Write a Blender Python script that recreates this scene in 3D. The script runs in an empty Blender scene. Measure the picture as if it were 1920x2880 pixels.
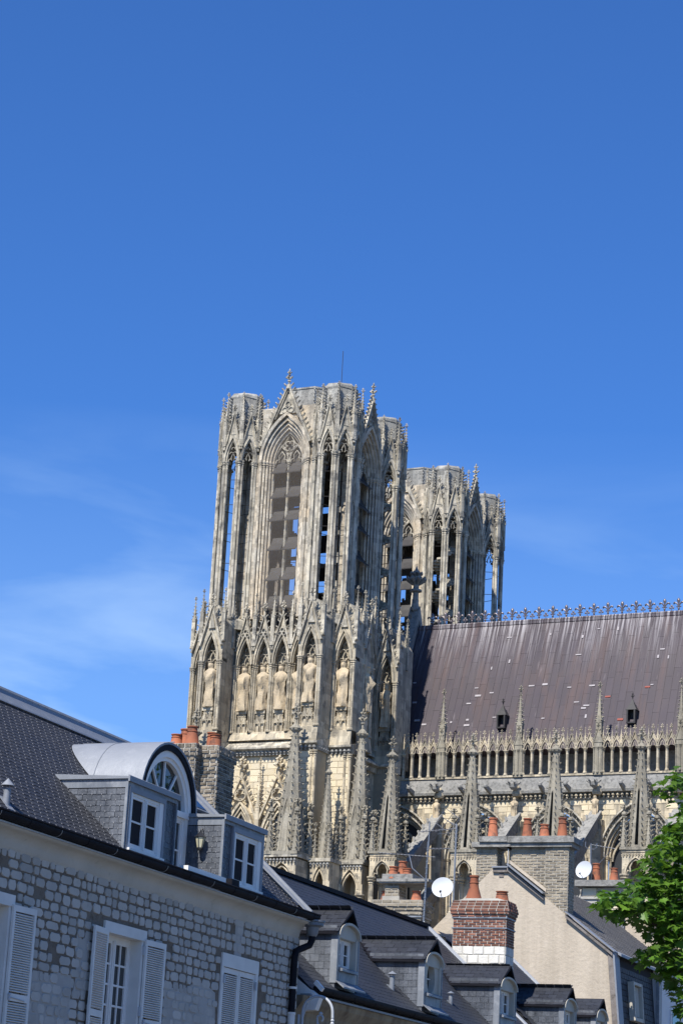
import bpy, math, random
from math import sin, cos, pi, radians as RAD, sqrt, atan2, hypot
from mathutils import Matrix, Vector, Euler

SC = bpy.context.scene
COL = SC.collection
RND = random.Random(11)

# ------------------------------------------------------------------ camera
cam_d = bpy.data.cameras.new('camera')
cam = bpy.data.objects.new('camera', cam_d)
COL.objects.link(cam)
SC.camera = cam
_p, _r = RAD(16.4127), RAD(3.0607)
_F = Vector((0, cos(_p), sin(_p)))
_R0 = Vector((1, 0, 0))
_U0 = _R0.cross(_F)
_Rt = _R0 * cos(_r) + _U0 * sin(_r)
_Up = -_R0 * sin(_r) + _U0 * cos(_r)
cam.matrix_world = Matrix(((_Rt.x, _Up.x, -_F.x, 0), (_Rt.y, _Up.y, -_F.y, 0), (_Rt.z, _Up.z, -_F.z, 1.7), (0, 0, 0, 1)))
cam_d.sensor_fit = 'VERTICAL'
cam_d.sensor_height = 36
cam_d.lens = 6500 / 2880 * 36
cam_d.clip_start = 0.5
cam_d.clip_end = 6000

# ------------------------------------------------------------------ sky, sun, exposure
SUN_AZ = RAD(-150.5)         # clockwise from +Y
SUN_EL = RAD(52.0)
world = bpy.data.worlds.new('World')
SC.world = world
world.use_nodes = True
wn, wl = world.node_tree.nodes, world.node_tree.links
wn.clear()
w_out = wn.new('ShaderNodeOutputWorld')
w_bg = wn.new('ShaderNodeBackground')
w_bg.inputs['Strength'].default_value = 0.072
w_sky = wn.new('ShaderNodeTexSky')
w_sky.sky_type = 'NISHITA'
w_sky.sun_disc = False
w_sky.sun_elevation = SUN_EL
w_sky.sun_rotation = SUN_AZ
w_sky.altitude = 100
w_sky.air_density = 1.0
w_sky.dust_density = 0.35
w_sky.ozone_density = 2.6
# thin cirrus wisps: stretched noise in the direction of view, all round the sky
w_tc = wn.new('ShaderNodeTexCoord')
w_map = wn.new('ShaderNodeMapping')
w_map.inputs['Rotation'].default_value = (RAD(14), RAD(-22), RAD(20))
w_map.inputs['Scale'].default_value = (3.0, 3.4, 14.0)
w_map.inputs['Location'].default_value = (4.1, 0.3, 1.95)
w_no = wn.new('ShaderNodeTexNoise')
w_no.inputs['Scale'].default_value = 1.35
w_no.inputs['Detail'].default_value = 6
w_no.inputs['Roughness'].default_value = 0.52
w_no.inputs['Distortion'].default_value = 0.5
w_rmp = wn.new('ShaderNodeMapRange')
w_rmp.inputs['From Min'].default_value = 0.46
w_rmp.inputs['From Max'].default_value = 0.80
w_rmp.inputs['To Min'].default_value = 0.15
w_rmp.inputs['To Max'].default_value = 1.0
w_sep = wn.new('ShaderNodeSeparateXYZ')
w_low = wn.new('ShaderNodeMapRange')          # wisps lie low, the upper sky is clear
w_low.inputs['From Min'].default_value = 0.32
w_low.inputs['From Max'].default_value = 0.20
w_mul = wn.new('ShaderNodeMath')
w_mul.operation = 'MULTIPLY'
w_tint = wn.new('ShaderNodeMix')
w_tint.data_type = 'RGBA'
w_tint.blend_type = 'MULTIPLY'
w_tint.inputs['Factor'].default_value = 1.0
w_tint.inputs['B'].default_value = (0.46, 0.92, 1.62, 1)
w_mix = wn.new('ShaderNodeMix')
w_mix.data_type = 'RGBA'
w_mix.inputs['B'].default_value = (6.0, 8.4, 11.6, 1)
wl.new(w_tc.outputs['Generated'], w_map.inputs['Vector'])
wl.new(w_map.outputs['Vector'], w_no.inputs['Vector'])
wl.new(w_no.outputs['Fac'], w_rmp.inputs['Value'])
wl.new(w_tc.outputs['Generated'], w_sep.inputs['Vector'])
wl.new(w_sep.outputs['Z'], w_low.inputs['Value'])
wl.new(w_rmp.outputs['Result'], w_mul.inputs[0])
wl.new(w_low.outputs['Result'], w_mul.inputs[1])
wl.new(w_sky.outputs['Color'], w_tint.inputs['A'])
wl.new(w_tint.outputs['Result'], w_mix.inputs['A'])
wl.new(w_mul.outputs['Value'], w_mix.inputs['Factor'])
wl.new(w_mix.outputs['Result'], w_bg.inputs['Color'])
wl.new(w_bg.outputs['Background'], w_out.inputs['Surface'])

sun_d = bpy.data.lights.new('sun', 'SUN')
sun_d.energy = 5.0
sun_d.angle = RAD(0.53)
sun_d.color = (1.0, 0.955, 0.88)
sun = bpy.data.objects.new('sun', sun_d)
COL.objects.link(sun)
_sd = Vector((sin(SUN_AZ) * cos(SUN_EL), cos(SUN_AZ) * cos(SUN_EL), sin(SUN_EL)))
sun.rotation_euler = _sd.to_track_quat('Z', 'Y').to_euler()

SC.view_settings.view_transform = 'Standard'
SC.view_settings.look = 'None'
SC.view_settings.exposure = 0.50
SC.view_settings.gamma = 1.0
SC.view_settings.use_curve_mapping = False

# ------------------------------------------------------------------ materials
def node_mat(name):
    m = bpy.data.materials.new(name)
    m.use_nodes = True
    nt = m.node_tree
    return m, nt.nodes, nt.links, nt.nodes['Principled BSDF']

def mixc(n, l, fac, a, b, mode='MIX'):
    x = n.new('ShaderNodeMix'); x.data_type = 'RGBA'; x.blend_type = mode
    for s, v in (('Factor', fac), ('A', a), ('B', b)):
        if hasattr(v, 'links') or hasattr(v, 'is_linked'):
            l.new(v, x.inputs[s] if s != 'Factor' else x.inputs[0])
        elif s == 'Factor':
            x.inputs[0].default_value = v
        else:
            x.inputs[s].default_value = (*v, 1)
    return x.outputs['Result']

def noise(n, l, vec, scale, detail=4, rough=0.55, lo=0.35, hi=0.65, to=(0, 1)):
    t = n.new('ShaderNodeTexNoise')
    t.inputs['Scale'].default_value = scale
    t.inputs['Detail'].default_value = detail
    t.inputs['Roughness'].default_value = rough
    if vec is not None:
        l.new(vec, t.inputs['Vector'])
    r = n.new('ShaderNodeMapRange')
    r.inputs['From Min'].default_value = lo
    r.inputs['From Max'].default_value = hi
    r.inputs['To Min'].default_value = to[0]
    r.inputs['To Max'].default_value = to[1]
    l.new(t.outputs['Fac'], r.inputs['Value'])
    return r.outputs['Result'], t.outputs['Fac']

def mapping(n, l, vec, scale=(1, 1, 1), rot=(0, 0, 0)):
    m = n.new('ShaderNodeMapping')
    m.inputs['Scale'].default_value = scale
    m.inputs['Rotation'].default_value = rot
    l.new(vec, m.inputs['Vector'])
    return m.outputs['Vector']

def make(name, base, alt=None, dark=None, rough=0.85, s1=0.6, s2=6.0, streak=None, rand=0.0, bump=0.0, bscale=20.0, metal=0.0,
         zg=None, spec=0.3, dk=(0.5, 0.75), streak_amt=0.6, courses=None):
    """Weathered matter: base and alt in large clouds, dark in small ones, optional vertical streaks, tone per piece, height change zg."""
    m, n, l, b = node_mat(name)
    g = n.new('ShaderNodeNewGeometry')
    pos = g.outputs['Position']
    col = None
    if alt:
        f, _ = noise(n, l, pos, s1, 5, 0.6)
        col = mixc(n, l, f, base, alt)
    else:
        col = mixc(n, l, 0.0, base, base)
    if zg:
        z0, z1, zc, amt = zg
        sp = n.new('ShaderNodeSeparateXYZ'); l.new(pos, sp.inputs[0])
        mr = n.new('ShaderNodeMapRange'); mr.inputs['From Min'].default_value = z0; mr.inputs['From Max'].default_value = z1
        mr.inputs['To Max'].default_value = amt
        l.new(sp.outputs['Z'], mr.inputs['Value'])
        f2, _ = noise(n, l, pos, 0.45, 5, 0.6, 0.3, 0.6)
        ad = n.new('ShaderNodeMath'); ad.operation = 'MULTIPLY'; ad.use_clamp = True
        ml = n.new('ShaderNodeMath'); ml.operation = 'ADD'
        l.new(f2, ml.inputs[0]); l.new(mr.outputs['Result'], ml.inputs[1])
        l.new(ml.outputs[0], ad.inputs[0]); l.new(mr.outputs['Result'], ad.inputs[1])
        col = mixc(n, l, ad.outputs[0], col, zc)
    if courses:
        sn = n.new('ShaderNodeVectorMath'); sn.operation = 'SNAP'; sn.inputs[1].default_value = courses
        l.new(pos, sn.inputs[0])
        wn_ = n.new('ShaderNodeTexWhiteNoise'); l.new(sn.outputs[0], wn_.inputs['Vector'])
        mr = n.new('ShaderNodeMapRange'); mr.inputs['To Min'].default_value = 0.70; mr.inputs['To Max'].default_value = 1.30
        l.new(wn_.outputs['Value'], mr.inputs['Value'])
        hv = n.new('ShaderNodeHueSaturation'); l.new(mr.outputs['Result'], hv.inputs['Value']); l.new(col, hv.inputs['Color'])
        col = hv.outputs['Color']
    if dark:
        f, _ = noise(n, l, pos, s2, 6, 0.65, dk[0], dk[1])
        col = mixc(n, l, f, col, dark)
    if streak:
        v = mapping(n, l, pos, (2.6, 2.6, 0.22))
        f, _ = noise(n, l, v, 1.0, 6, 0.65, 0.44, 0.64, (0, streak_amt))
        col = mixc(n, l, f, col, streak)
    if rand:
        oi = n.new('ShaderNodeObjectInfo')
        mr = n.new('ShaderNodeMapRange')
        mr.inputs['To Min'].default_value = 1 - rand; mr.inputs['To Max'].default_value = 1 + rand
        l.new(oi.outputs['Random'], mr.inputs['Value'])
        hv = n.new('ShaderNodeHueSaturation')
        l.new(mr.outputs['Result'], hv.inputs['Value'])
        l.new(col, hv.inputs['Color'])
        col = hv.outputs['Color']
    l.new(col, b.inputs['Base Color'])
    b.inputs['Roughness'].default_value = rough
    b.inputs['Metallic'].default_value = metal
    b.inputs['Specular IOR Level'].default_value = spec
    if bump:
        _, f = noise(n, l, pos, bscale, 6, 0.65)
        bp = n.new('ShaderNodeBump'); bp.inputs['Strength'].default_value = bump
        bp.inputs['Distance'].default_value = 0.6 / bscale
        l.new(f, bp.inputs['Height']); l.new(bp.outputs['Normal'], b.inputs['Normal'])
    return m

M = {}
GREY = (0.385, 0.36, 0.30)
M['limestone'] = make('limestone', (0.52, 0.43, 0.29), (0.44, 0.38, 0.275), (0.15, 0.135, 0.11), s1=0.5, s2=1.1, streak=(0.17, 0.158, 0.133),
                      rand=0.07, bump=0.5, bscale=7, zg=(36, 58, GREY, 0.75), dk=(0.53, 0.68), courses=(.8, .8, .52))
M['grey_limestone'] = make('grey_limestone', (0.43, 0.395, 0.325), (0.47, 0.42, 0.32), (0.125, 0.118, 0.105), s1=0.7, s2=1.3, streak=(0.12, 0.113, 0.10),
                           rand=0.08, bump=0.6, bscale=7, dk=(0.52, 0.68), streak_amt=0.72, courses=(.7, .7, .55))
M['warm_limestone'] = make('warm_limestone', (0.50, 0.41, 0.29), (0.45, 0.415, 0.345), (0.19, 0.165, 0.135), s1=0.35, s2=2.2, streak=(0.18, 0.165, 0.14),
                           rand=0.05, bump=0.6, bscale=7, dk=(0.52, 0.76), streak_amt=0.5, courses=(.5, .5, .42))
M['pale_ashlar'] = make('pale_ashlar', (0.64, 0.54, 0.36), (0.60, 0.52, 0.38), (0.36, 0.31, 0.22), s1=0.7, s2=2.2, rand=0.13, bump=0.4, bscale=8, dk=(0.6, 0.85))
M['joint'] = make('joint', (0.36, 0.31, 0.22), (0.30, 0.26, 0.19), s1=1.5)
M['statue_stone'] = make('statue_stone', (0.55, 0.44, 0.29), (0.42, 0.345, 0.24), (0.13, 0.11, 0.08), s1=1.2, s2=2.2, bump=0.5, bscale=7, rand=0.06, dk=(0.55, 0.8))
M['mossy_stone'] = make('mossy_stone', (0.27, 0.24, 0.18), (0.345, 0.315, 0.25), (0.10, 0.09, 0.07), s1=0.8, s2=1.6, streak=(0.12, 0.11, 0.09), rand=0.08, bump=0.6, bscale=8, dk=(0.5, 0.75))
M['drum_stone'] = make('drum_stone', (0.28, 0.275, 0.25), (0.36, 0.345, 0.305), (0.13, 0.13, 0.12), s1=0.8, s2=3, bump=0.6, bscale=7, rand=0.08, dk=(0.52, 0.72), streak=(0.14, 0.135, 0.125), courses=(.6, .6, .45))
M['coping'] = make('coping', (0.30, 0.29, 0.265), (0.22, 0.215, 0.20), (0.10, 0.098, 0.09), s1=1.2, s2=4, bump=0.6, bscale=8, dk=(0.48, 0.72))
M['louvre_slate'] = make('louvre_slate', (0.036, 0.034, 0.034), (0.05, 0.047, 0.045), (0.022, 0.022, 0.022), s1=1, s2=4, rough=0.6, rand=0.15)
M['iron'] = make('iron', (0.03, 0.028, 0.027), rough=0.6, spec=0.4)
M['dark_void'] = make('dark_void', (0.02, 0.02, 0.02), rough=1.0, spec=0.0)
M['slate'] = make('slate', (0.021, 0.024, 0.032), (0.029, 0.031, 0.037), (0.013, 0.015, 0.020), s1=1.2, s2=9, rough=0.55, rand=0.2, bump=0.35, bscale=18, spec=0.35)
M['slate_brown'] = make('slate_brown', (0.021, 0.024, 0.032), (0.033, 0.033, 0.036), (0.014, 0.016, 0.021), s1=0.5, s2=9, rough=0.6, rand=0.16, bump=0.35, bscale=18, spec=0.3)
M['cheek_slate'] = make('cheek_slate', (0.045, 0.052, 0.065), (0.070, 0.078, 0.092), (0.026, 0.030, 0.038), s1=3.2, s2=11, rough=0.45, rand=0.16, bump=0.3, bscale=18, spec=0.5,
                        streak=(0.20, 0.215, 0.24), streak_amt=0.45)
M['slate_bed'] = make('slate_bed', (0.018, 0.018, 0.02), rough=0.9)
M['old_slate'] = make('old_slate', (0.10, 0.096, 0.092), (0.145, 0.135, 0.125), (0.06, 0.058, 0.057), s1=1.4, s2=8, rough=0.8, rand=0.3, bump=0.4, bscale=16)
M['zinc'] = make('zinc', (0.235, 0.25, 0.275), (0.20, 0.215, 0.24), (0.30, 0.315, 0.335), s1=1.6, s2=4, rough=0.55, metal=0.15, spec=0.5, dk=(0.55, 0.85), bump=0.1, bscale=5)
M['weathered_zinc'] = make('weathered_zinc', (0.17, 0.19, 0.215), (0.125, 0.14, 0.165), (0.33, 0.345, 0.365), s1=2.5, s2=5, rough=0.5, metal=0.2, streak=(0.34, 0.355, 0.375), streak_amt=0.5, spec=0.5)
M['white_paint'] = make('white_paint', (0.78, 0.76, 0.72), (0.72, 0.70, 0.665), s1=2, rough=0.45, spec=0.45, bump=0.08, bscale=30)
M['cream_paint'] = make('cream_paint', (0.47, 0.44, 0.37), (0.40, 0.375, 0.32), s1=2, rough=0.6, bump=0.15, bscale=30)
M['shutter_paint'] = make('shutter_paint', (0.68, 0.665, 0.63), (0.60, 0.59, 0.56), s1=3, rough=0.5, bump=0.1, bscale=30)
M['gutter_black'] = make('gutter_black', (0.010, 0.010, 0.014), (0.015, 0.015, 0.019), s1=4, rough=0.6, spec=0.06)
M['hook_metal'] = make('hook_metal', (0.30, 0.30, 0.31), rough=0.5, spec=0.4)
M['cornice'] = make('cornice', (0.50, 0.475, 0.42), (0.43, 0.41, 0.36), (0.30, 0.28, 0.24), s1=1.4, s2=5, rough=0.8, bump=0.2, bscale=14, dk=(0.58, 0.85), zg=None)
M['chalk'] = make('chalk', (0.47, 0.45, 0.41), (0.40, 0.385, 0.355), (0.26, 0.25, 0.23), s1=2.2, s2=8, rough=0.95, rand=0.13, bump=0.5, bscale=26, dk=(0.6, 0.85), spec=0.1)
M['lime_mortar'] = make('lime_mortar', (0.165, 0.138, 0.11), (0.225, 0.195, 0.16), (0.11, 0.09, 0.07), s1=1.3, s2=9, rough=1.0, bump=0.8, bscale=24, spec=0.05)
M['pale_mortar'] = make('pale_mortar', (0.42, 0.41, 0.385), (0.36, 0.345, 0.32), s1=2, rough=1.0, bump=0.7, bscale=24, spec=0.05)
M['red_brick'] = make('red_brick', (0.25, 0.11, 0.068), (0.165, 0.08, 0.058), (0.06, 0.045, 0.045), s1=3, s2=9, rough=0.9, rand=0.42, bump=0.5, bscale=30, dk=(0.5, 0.75))
M['brown_brick'] = make('brown_brick', (0.31, 0.265, 0.195), (0.225, 0.195, 0.15), (0.10, 0.09, 0.075), s1=1.8, s2=7, rough=0.95, rand=0.28, bump=0.5, bscale=26, dk=(0.52, 0.78))
M['sooty_brick'] = make('sooty_brick', (0.30, 0.25, 0.185), (0.17, 0.15, 0.12), (0.06, 0.056, 0.05), s1=1.6, s2=6, rough=0.95, rand=0.4, bump=0.6, bscale=22, dk=(0.46, 0.7))
M['brick_mortar'] = make('brick_mortar', (0.46, 0.44, 0.39), (0.36, 0.345, 0.31), s1=3, rough=1.0, bump=0.5, bscale=30)
M['grey_mortar'] = make('grey_mortar', (0.40, 0.375, 0.32), (0.30, 0.28, 0.245), s1=2, rough=1.0, bump=0.5, bscale=26)
M['terracotta'] = make('terracotta', (0.36, 0.125, 0.062), (0.30, 0.105, 0.058), (0.10, 0.06, 0.045), s1=2.5, s2=5, rough=0.8, rand=0.25, bump=0.15, bscale=20, dk=(0.5, 0.7))
M['limewash'] = make('limewash', (0.68, 0.66, 0.61), (0.56, 0.54, 0.48), (0.28, 0.26, 0.21), s1=2.5, s2=4, rough=0.95, bump=0.4, bscale=22, dk=(0.6, 0.8), rand=0.08)
M['render'] = make('render', (0.50, 0.43, 0.34), (0.465, 0.40, 0.315), (0.54, 0.48, 0.40), s1=0.8, s2=3.5, rough=0.95, bump=0.35, bscale=9, dk=(0.62, 0.9), spec=0.1, streak=(0.34, 0.29, 0.225), streak_amt=0.5)
M['old_wood'] = make('old_wood', (0.23, 0.205, 0.185), (0.16, 0.14, 0.125), (0.08, 0.07, 0.06), s1=2.5, s2=8, rough=0.9, bump=0.4, bscale=25)
M['steel'] = make('steel', (0.27, 0.275, 0.285), (0.21, 0.215, 0.225), s1=3, rough=0.4, metal=0.6, spec=0.5)
M['dish_white'] = make('dish_white', (0.54, 0.56, 0.585), (0.50, 0.52, 0.545), s1=2, rough=0.5)
M['pale_metal'] = make('pale_metal', (0.43, 0.45, 0.475), (0.36, 0.38, 0.41), s1=5, rough=0.45, spec=0.5)
M['bark'] = make('bark', (0.10, 0.08, 0.06), (0.06, 0.05, 0.04), s1=6, bump=0.7, bscale=18)
M['asphalt'] = make('asphalt', (0.10, 0.098, 0.095), (0.13, 0.125, 0.12), s1=1.0, bump=0.2)
M['black_metal'] = make('black_metal', (0.015, 0.015, 0.016), rough=0.35, spec=0.5)
M['stained_wall'] = make('stained_wall', (0.24, 0.19, 0.125), (0.33, 0.27, 0.18), (0.12, 0.085, 0.06), s1=1.1, s2=2.5, rough=0.95, bump=0.3, bscale=12, dk=(0.5, 0.75), streak=(0.12, 0.08, 0.055))

def glass_mat(name, tint, rough=0.02):
    m, n, l, b = node_mat(name)
    b.inputs['Base Color'].default_value = (*tint, 1)
    b.inputs['Roughness'].default_value = rough
    b.inputs['Specular IOR Level'].default_value = 0.9
    g = n.new('ShaderNodeNewGeometry')
    _, f = noise(n, l, g.outputs['Position'], 1.6, 2, 0.5)
    bp = n.new('ShaderNodeBump'); bp.inputs['Strength'].default_value = 0.12; bp.inputs['Distance'].default_value = 0.05
    l.new(f, bp.inputs['Height']); l.new(bp.outputs['Normal'], b.inputs['Normal'])
    return m
M['glass'] = glass_mat('glass', (0.012, 0.014, 0.014))
M['church_glass'] = glass_mat('church_glass', (0.012, 0.013, 0.014), 0.45)
M['lamp_glass'] = glass_mat('lamp_glass', (0.55, 0.52, 0.36), 0.2)

def lead_mat():
    """Purple-brown lead sheet with white carbonate runs that start under the ridge cresting."""
    m, n, l, b = node_mat('lead_sheet')
    g = n.new('ShaderNodeNewGeometry'); pos = g.outputs['Position']
    v = mapping(n, l, pos, rot=(0, 0, RAD(26)))               # x runs along the nave
    f, _ = noise(n, l, pos, 0.25, 5, 0.6)
    col = mixc(n, l, f, (0.040, 0.030, 0.041), (0.049, 0.037, 0.043))
    f, _ = noise(n, l, mapping(n, l, v, (0.9, 0.14, 0.14)), 1.0, 5, 0.6, 0.52, 0.74)
    col = mixc(n, l, f, col, (0.072, 0.043, 0.041))
    oi = n.new('ShaderNodeObjectInfo')
    mr = n.new('ShaderNodeMapRange'); mr.inputs['To Min'].default_value = 0.91; mr.inputs['To Max'].default_value = 1.10
    l.new(oi.outputs['Random'], mr.inputs['Value'])
    hv = n.new('ShaderNodeHueSaturation'); l.new(mr.outputs['Result'], hv.inputs['Value']); l.new(col, hv.inputs['Color'])
    col = hv.outputs['Color']
    f, _ = noise(n, l, mapping(n, l, v, (6.5, 0.16, 0.16)), 1.0, 6, 0.65, 0.47, 0.62)      # runs down the slope
    sp = n.new('ShaderNodeSeparateXYZ'); l.new(pos, sp.inputs[0])
    top = n.new('ShaderNodeMapRange'); top.inputs['From Min'].default_value = 45.5; top.inputs['From Max'].default_value = 55.0
    l.new(sp.outputs['Z'], top.inputs['Value'])
    pw = n.new('ShaderNodeMath'); pw.operation = 'POWER'; pw.inputs[1].default_value = 3.2; l.new(top.outputs['Result'], pw.inputs[0])
    ad = n.new('ShaderNodeMath'); ad.operation = 'MULTIPLY'; ad.use_clamp = True
    l.new(f, ad.inputs[0]); l.new(pw.outputs[0], ad.inputs[1])
    col = mixc(n, l, ad.outputs[0], col, (0.42, 0.395, 0.40))
    f, _ = noise(n, l, mapping(n, l, v, (2.0, 0.3, 0.3)), 1.3, 3, 0.5, 0.66, 0.78, (0, 0.30))
    col = mixc(n, l, f, col, (0.30, 0.26, 0.27))
    l.new(col, b.inputs['Base Color'])
    b.inputs['Roughness'].default_value = 0.62
    b.inputs['Specular IOR Level'].default_value = 0.35
    return m
M['lead_sheet'] = lead_mat()
M['lead_patch'] = make('lead_patch', (0.27, 0.245, 0.25), (0.36, 0.33, 0.33), s1=3, rough=0.6)
M['red_patch'] = make('red_patch', (0.26, 0.07, 0.05), rough=0.7)
M['crest_lead'] = make('crest_lead', (0.115, 0.095, 0.10), (0.16, 0.135, 0.14), s1=2, rough=0.38, spec=0.55, metal=0.3)

def leaf_mat():
    m, n, l, b = node_mat('maple_leaf')
    g = n.new('ShaderNodeNewGeometry')
    f, _ = noise(n, l, g.outputs['Position'], 3.0, 3, 0.5)
    col = mixc(n, l, f, (0.044, 0.120, 0.014), (0.130, 0.240, 0.028))
    oi = n.new('ShaderNodeObjectInfo')
    mr = n.new('ShaderNodeMapRange'); mr.inputs['To Min'].default_value = 0.6; mr.inputs['To Max'].default_value = 1.35
    l.new(oi.outputs['Random'], mr.inputs['Value'])
    hv = n.new('ShaderNodeHueSaturation'); l.new(mr.outputs['Result'], hv.inputs['Value']); l.new(col, hv.inputs['Color'])
    col = hv.outputs['Color']
    l.new(col, b.inputs['Base Color'])
    b.inputs['Roughness'].default_value = 0.45
    b.inputs['Specular IOR Level'].default_value = 0.35
    tr = n.new('ShaderNodeBsdfTranslucent')
    tc = mixc(n, l, 0.45, col, (0.16, 0.34, 0.02))
    l.new(tc, tr.inputs['Color'])
    mx = n.new('ShaderNodeMixShader'); mx.inputs[0].default_value = 0.38
    out = n['Material Output']
    l.new(b.outputs[0], mx.inputs[1]); l.new(tr.outputs[0], mx.inputs[2]); l.new(mx.outputs[0], out.inputs['Surface'])
    return m
M['leaf'] = leaf_mat()
def net_mat():
    m, n, l, b = node_mat('bird_net')
    b.inputs['Base Color'].default_value = (0.34, 0.29, 0.24, 1)
    b.inputs['Roughness'].default_value = 1.0
    tr = n.new('ShaderNodeBsdfTransparent')
    mx = n.new('ShaderNodeMixShader'); mx.inputs[0].default_value = 0.075
    l.new(tr.outputs[0], mx.inputs[1]); l.new(b.outputs[0], mx.inputs[2]); l.new(mx.outputs[0], n['Material Output'].inputs['Surface'])
    return m
M['bird_net'] = net_mat()
M['dusty_board'] = make('dusty_board', (0.15, 0.135, 0.115), (0.11, 0.10, 0.085), (0.07, 0.065, 0.055), s1=1, s2=3, rough=0.95)

# ------------------------------------------------------------------ mesh builder
class MB:
    def __init__(self):
        self.v, self.f = [], []
    def add(self, vs, fs, mat=None):
        o = len(self.v)
        if mat is not None:
            vs = [tuple(mat @ Vector(p)) for p in vs]
        self.v.extend(vs)
        self.f.extend([tuple(i + o for i in q) for q in fs])
        return self
    def join(self, other, mat=None):
        return self.add(other.v, other.f, mat)
    def box(self, x0, x1, y0, y1, z0, z1, mat=None):
        vs = [(x0, y0, z0), (x1, y0, z0), (x1, y1, z0), (x0, y1, z0), (x0, y0, z1), (x1, y0, z1), (x1, y1, z1), (x0, y1, z1)]
        return self.add(vs, [(0, 3, 2, 1), (4, 5, 6, 7), (0, 1, 5, 4), (1, 2, 6, 5), (2, 3, 7, 6), (3, 0, 4, 7)], mat)
    def prism(self, poly, d0, d1, axis='y', mat=None):
        """poly: 2D points; extruded along axis. axis y: (x,z) plane; axis x: (y,z); axis z: (x,y)."""
        n = len(poly)
        def P(p, d):
            return (p[0], d, p[1]) if axis == 'y' else (d, p[0], p[1]) if axis == 'x' else (p[0], p[1], d)
        vs = [P(p, d0) for p in poly] + [P(p, d1) for p in poly]
        fs = [tuple(range(n)), tuple(range(2 * n - 1, n - 1, -1))]
        fs += [(i, i + n, (i + 1) % n + n, (i + 1) % n) for i in range(n)]
        return self.add(vs, fs, mat)
    def lathe(self, prof, c=(0, 0, 0), n=8, mat=None, ph=0.0, cap=True):
        vs, fs = [], []
        for r, z in prof:
            for k in range(n):
                a = 2 * pi * k / n + ph
                vs.append((c[0] + r * cos(a), c[1] + r * sin(a), c[2] + z))
        for i in range(len(prof) - 1):
            for k in range(n):
                k2 = (k + 1) % n
                fs.append((i * n + k, i * n + k2, (i + 1) * n + k2, (i + 1) * n + k))
        if cap:
            fs.append(tuple(range(n - 1, -1, -1)))
            fs.append(tuple(range((len(prof) - 1) * n, len(prof) * n)))
        return self.add(vs, fs, mat)
    def tube(self, pts, r, n=6, closed=False, mat=None):
        P = [Vector(p) for p in pts]
        m = len(P)
        rr = r if isinstance(r, (list, tuple)) else [r] * m
        vs, fs = [], []
        ref = None
        for i, p in enumerate(P):
            a = P[i - 1] if (i > 0 or closed) else P[i]
            b = P[(i + 1) % m] if (i < m - 1 or closed) else P[i]
            t = (b - a)
            t = t.normalized() if t.length > 1e-9 else Vector((0, 0, 1))
            if ref is None:
                ref = Vector((0, 0, 1)) if abs(t.z) < 0.9 else Vector((1, 0, 0))
            s = t.cross(ref)
            if s.length < 1e-4:
                ref = Vector((0, 1, 0)); s = t.cross(ref)
            s.normalize()
            q = s.cross(t).normalized()
            ref = q
            for k in range(n):
                an = 2 * pi * k / n
                vs.append(tuple(p + (s * cos(an) + q * sin(an)) * rr[i]))
        e = m if closed else m - 1
        for i in range(e):
            j = (i + 1) % m
            for k in range(n):
                k2 = (k + 1) % n
                fs.append((i * n + k, i * n + k2, j * n + k2, j * n + k))
        if not closed:
            fs.append(tuple(range(n - 1, -1, -1)))
            fs.append(tuple(range((m - 1) * n, m * n)))
        return self.add(vs, fs, mat)
    def band(self, path, t, y0, y1, closed=False, mat=None, side=0.0):
        """Rectangular moulding swept along a path in the XZ plane: t wide in plane, from y0 to y1 deep."""
        m = len(path)
        vs, fs = [], []
        for i, (x, z) in enumerate(path):
            a = path[i - 1] if (i > 0 or closed) else path[i]
            b = path[(i + 1) % m] if (i < m - 1 or closed) else path[i]
            dx, dz = b[0] - a[0], b[1] - a[1]
            L = hypot(dx, dz) or 1
            nx, nz = -dz / L, dx / L
            o, q = (0.5 + side) * t, (-0.5 + side) * t
            vs += [(x + nx * o, y0, z + nz * o), (x + nx * q, y0, z + nz * q), (x + nx * q, y1, z + nz * q), (x + nx * o, y1, z + nz * o)]
        for i in range(m if closed else m - 1):
            j = (i + 1) % m
            for k in range(4):
                k2 = (k + 1) % 4
                fs.append((i * 4 + k, i * 4 + k2, j * 4 + k2, j * 4 + k))
        if not closed:
            fs += [(0, 1, 2, 3), (m * 4 - 1, m * 4 - 2, m * 4 - 3, m * 4 - 4)]
        return self.add(vs, fs, mat)
    def spandrel(self, arch, top, y0, y1, mat=None):
        """Wall between an arch curve (x,z points, left to right) and a top edge top(x)."""
        m = len(arch)
        vs = []
        for x, z in arch:
            t = top(x) if callable(top) else top
            t = max(t, z + 0.01)
            vs += [(x, y0, z), (x, y0, t), (x, y1, t), (x, y1, z)]
        fs = []
        for i in range(m - 1):
            a, b = i * 4, i * 4 + 4
            for k in range(4):
                k2 = (k + 1) % 4
                fs.append((a + k, b + k, b + k2, a + k2))
        fs += [(0, 1, 2, 3), (m * 4 - 1, m * 4 - 2, m * 4 - 3, m * 4 - 4)]
        return self.add(vs, fs, mat)
    def mesh(self, name, mat, smooth=None):
        me = bpy.data.meshes.new(name)
        me.from_pydata(self.v, [], self.f)
        mats = mat if isinstance(mat, (list, tuple)) else [mat]
        for q in mats:
            me.materials.append(M[q] if isinstance(q, str) else q)
        if smooth:
            me.polygons.foreach_set('use_smooth', [True] * len(me.polygons))
            me.set_sharp_from_angle(angle=RAD(smooth))
        me.update()
        return me

class Frame:
    def __init__(s, x, y, deg):
        s.m = Matrix.Translation((x, y, 0)) @ Matrix.Rotation(RAD(deg), 4, 'Z')
STREET = Frame(-3.51453608, 34.0, 67.6)      # x runs along the houses away from the camera, y goes in behind their fronts
CATH = Frame(-2.90356474, 208.24886389, -26.0)   # x east along the nave, y north, origin under the south tower
OFF = {}

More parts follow.
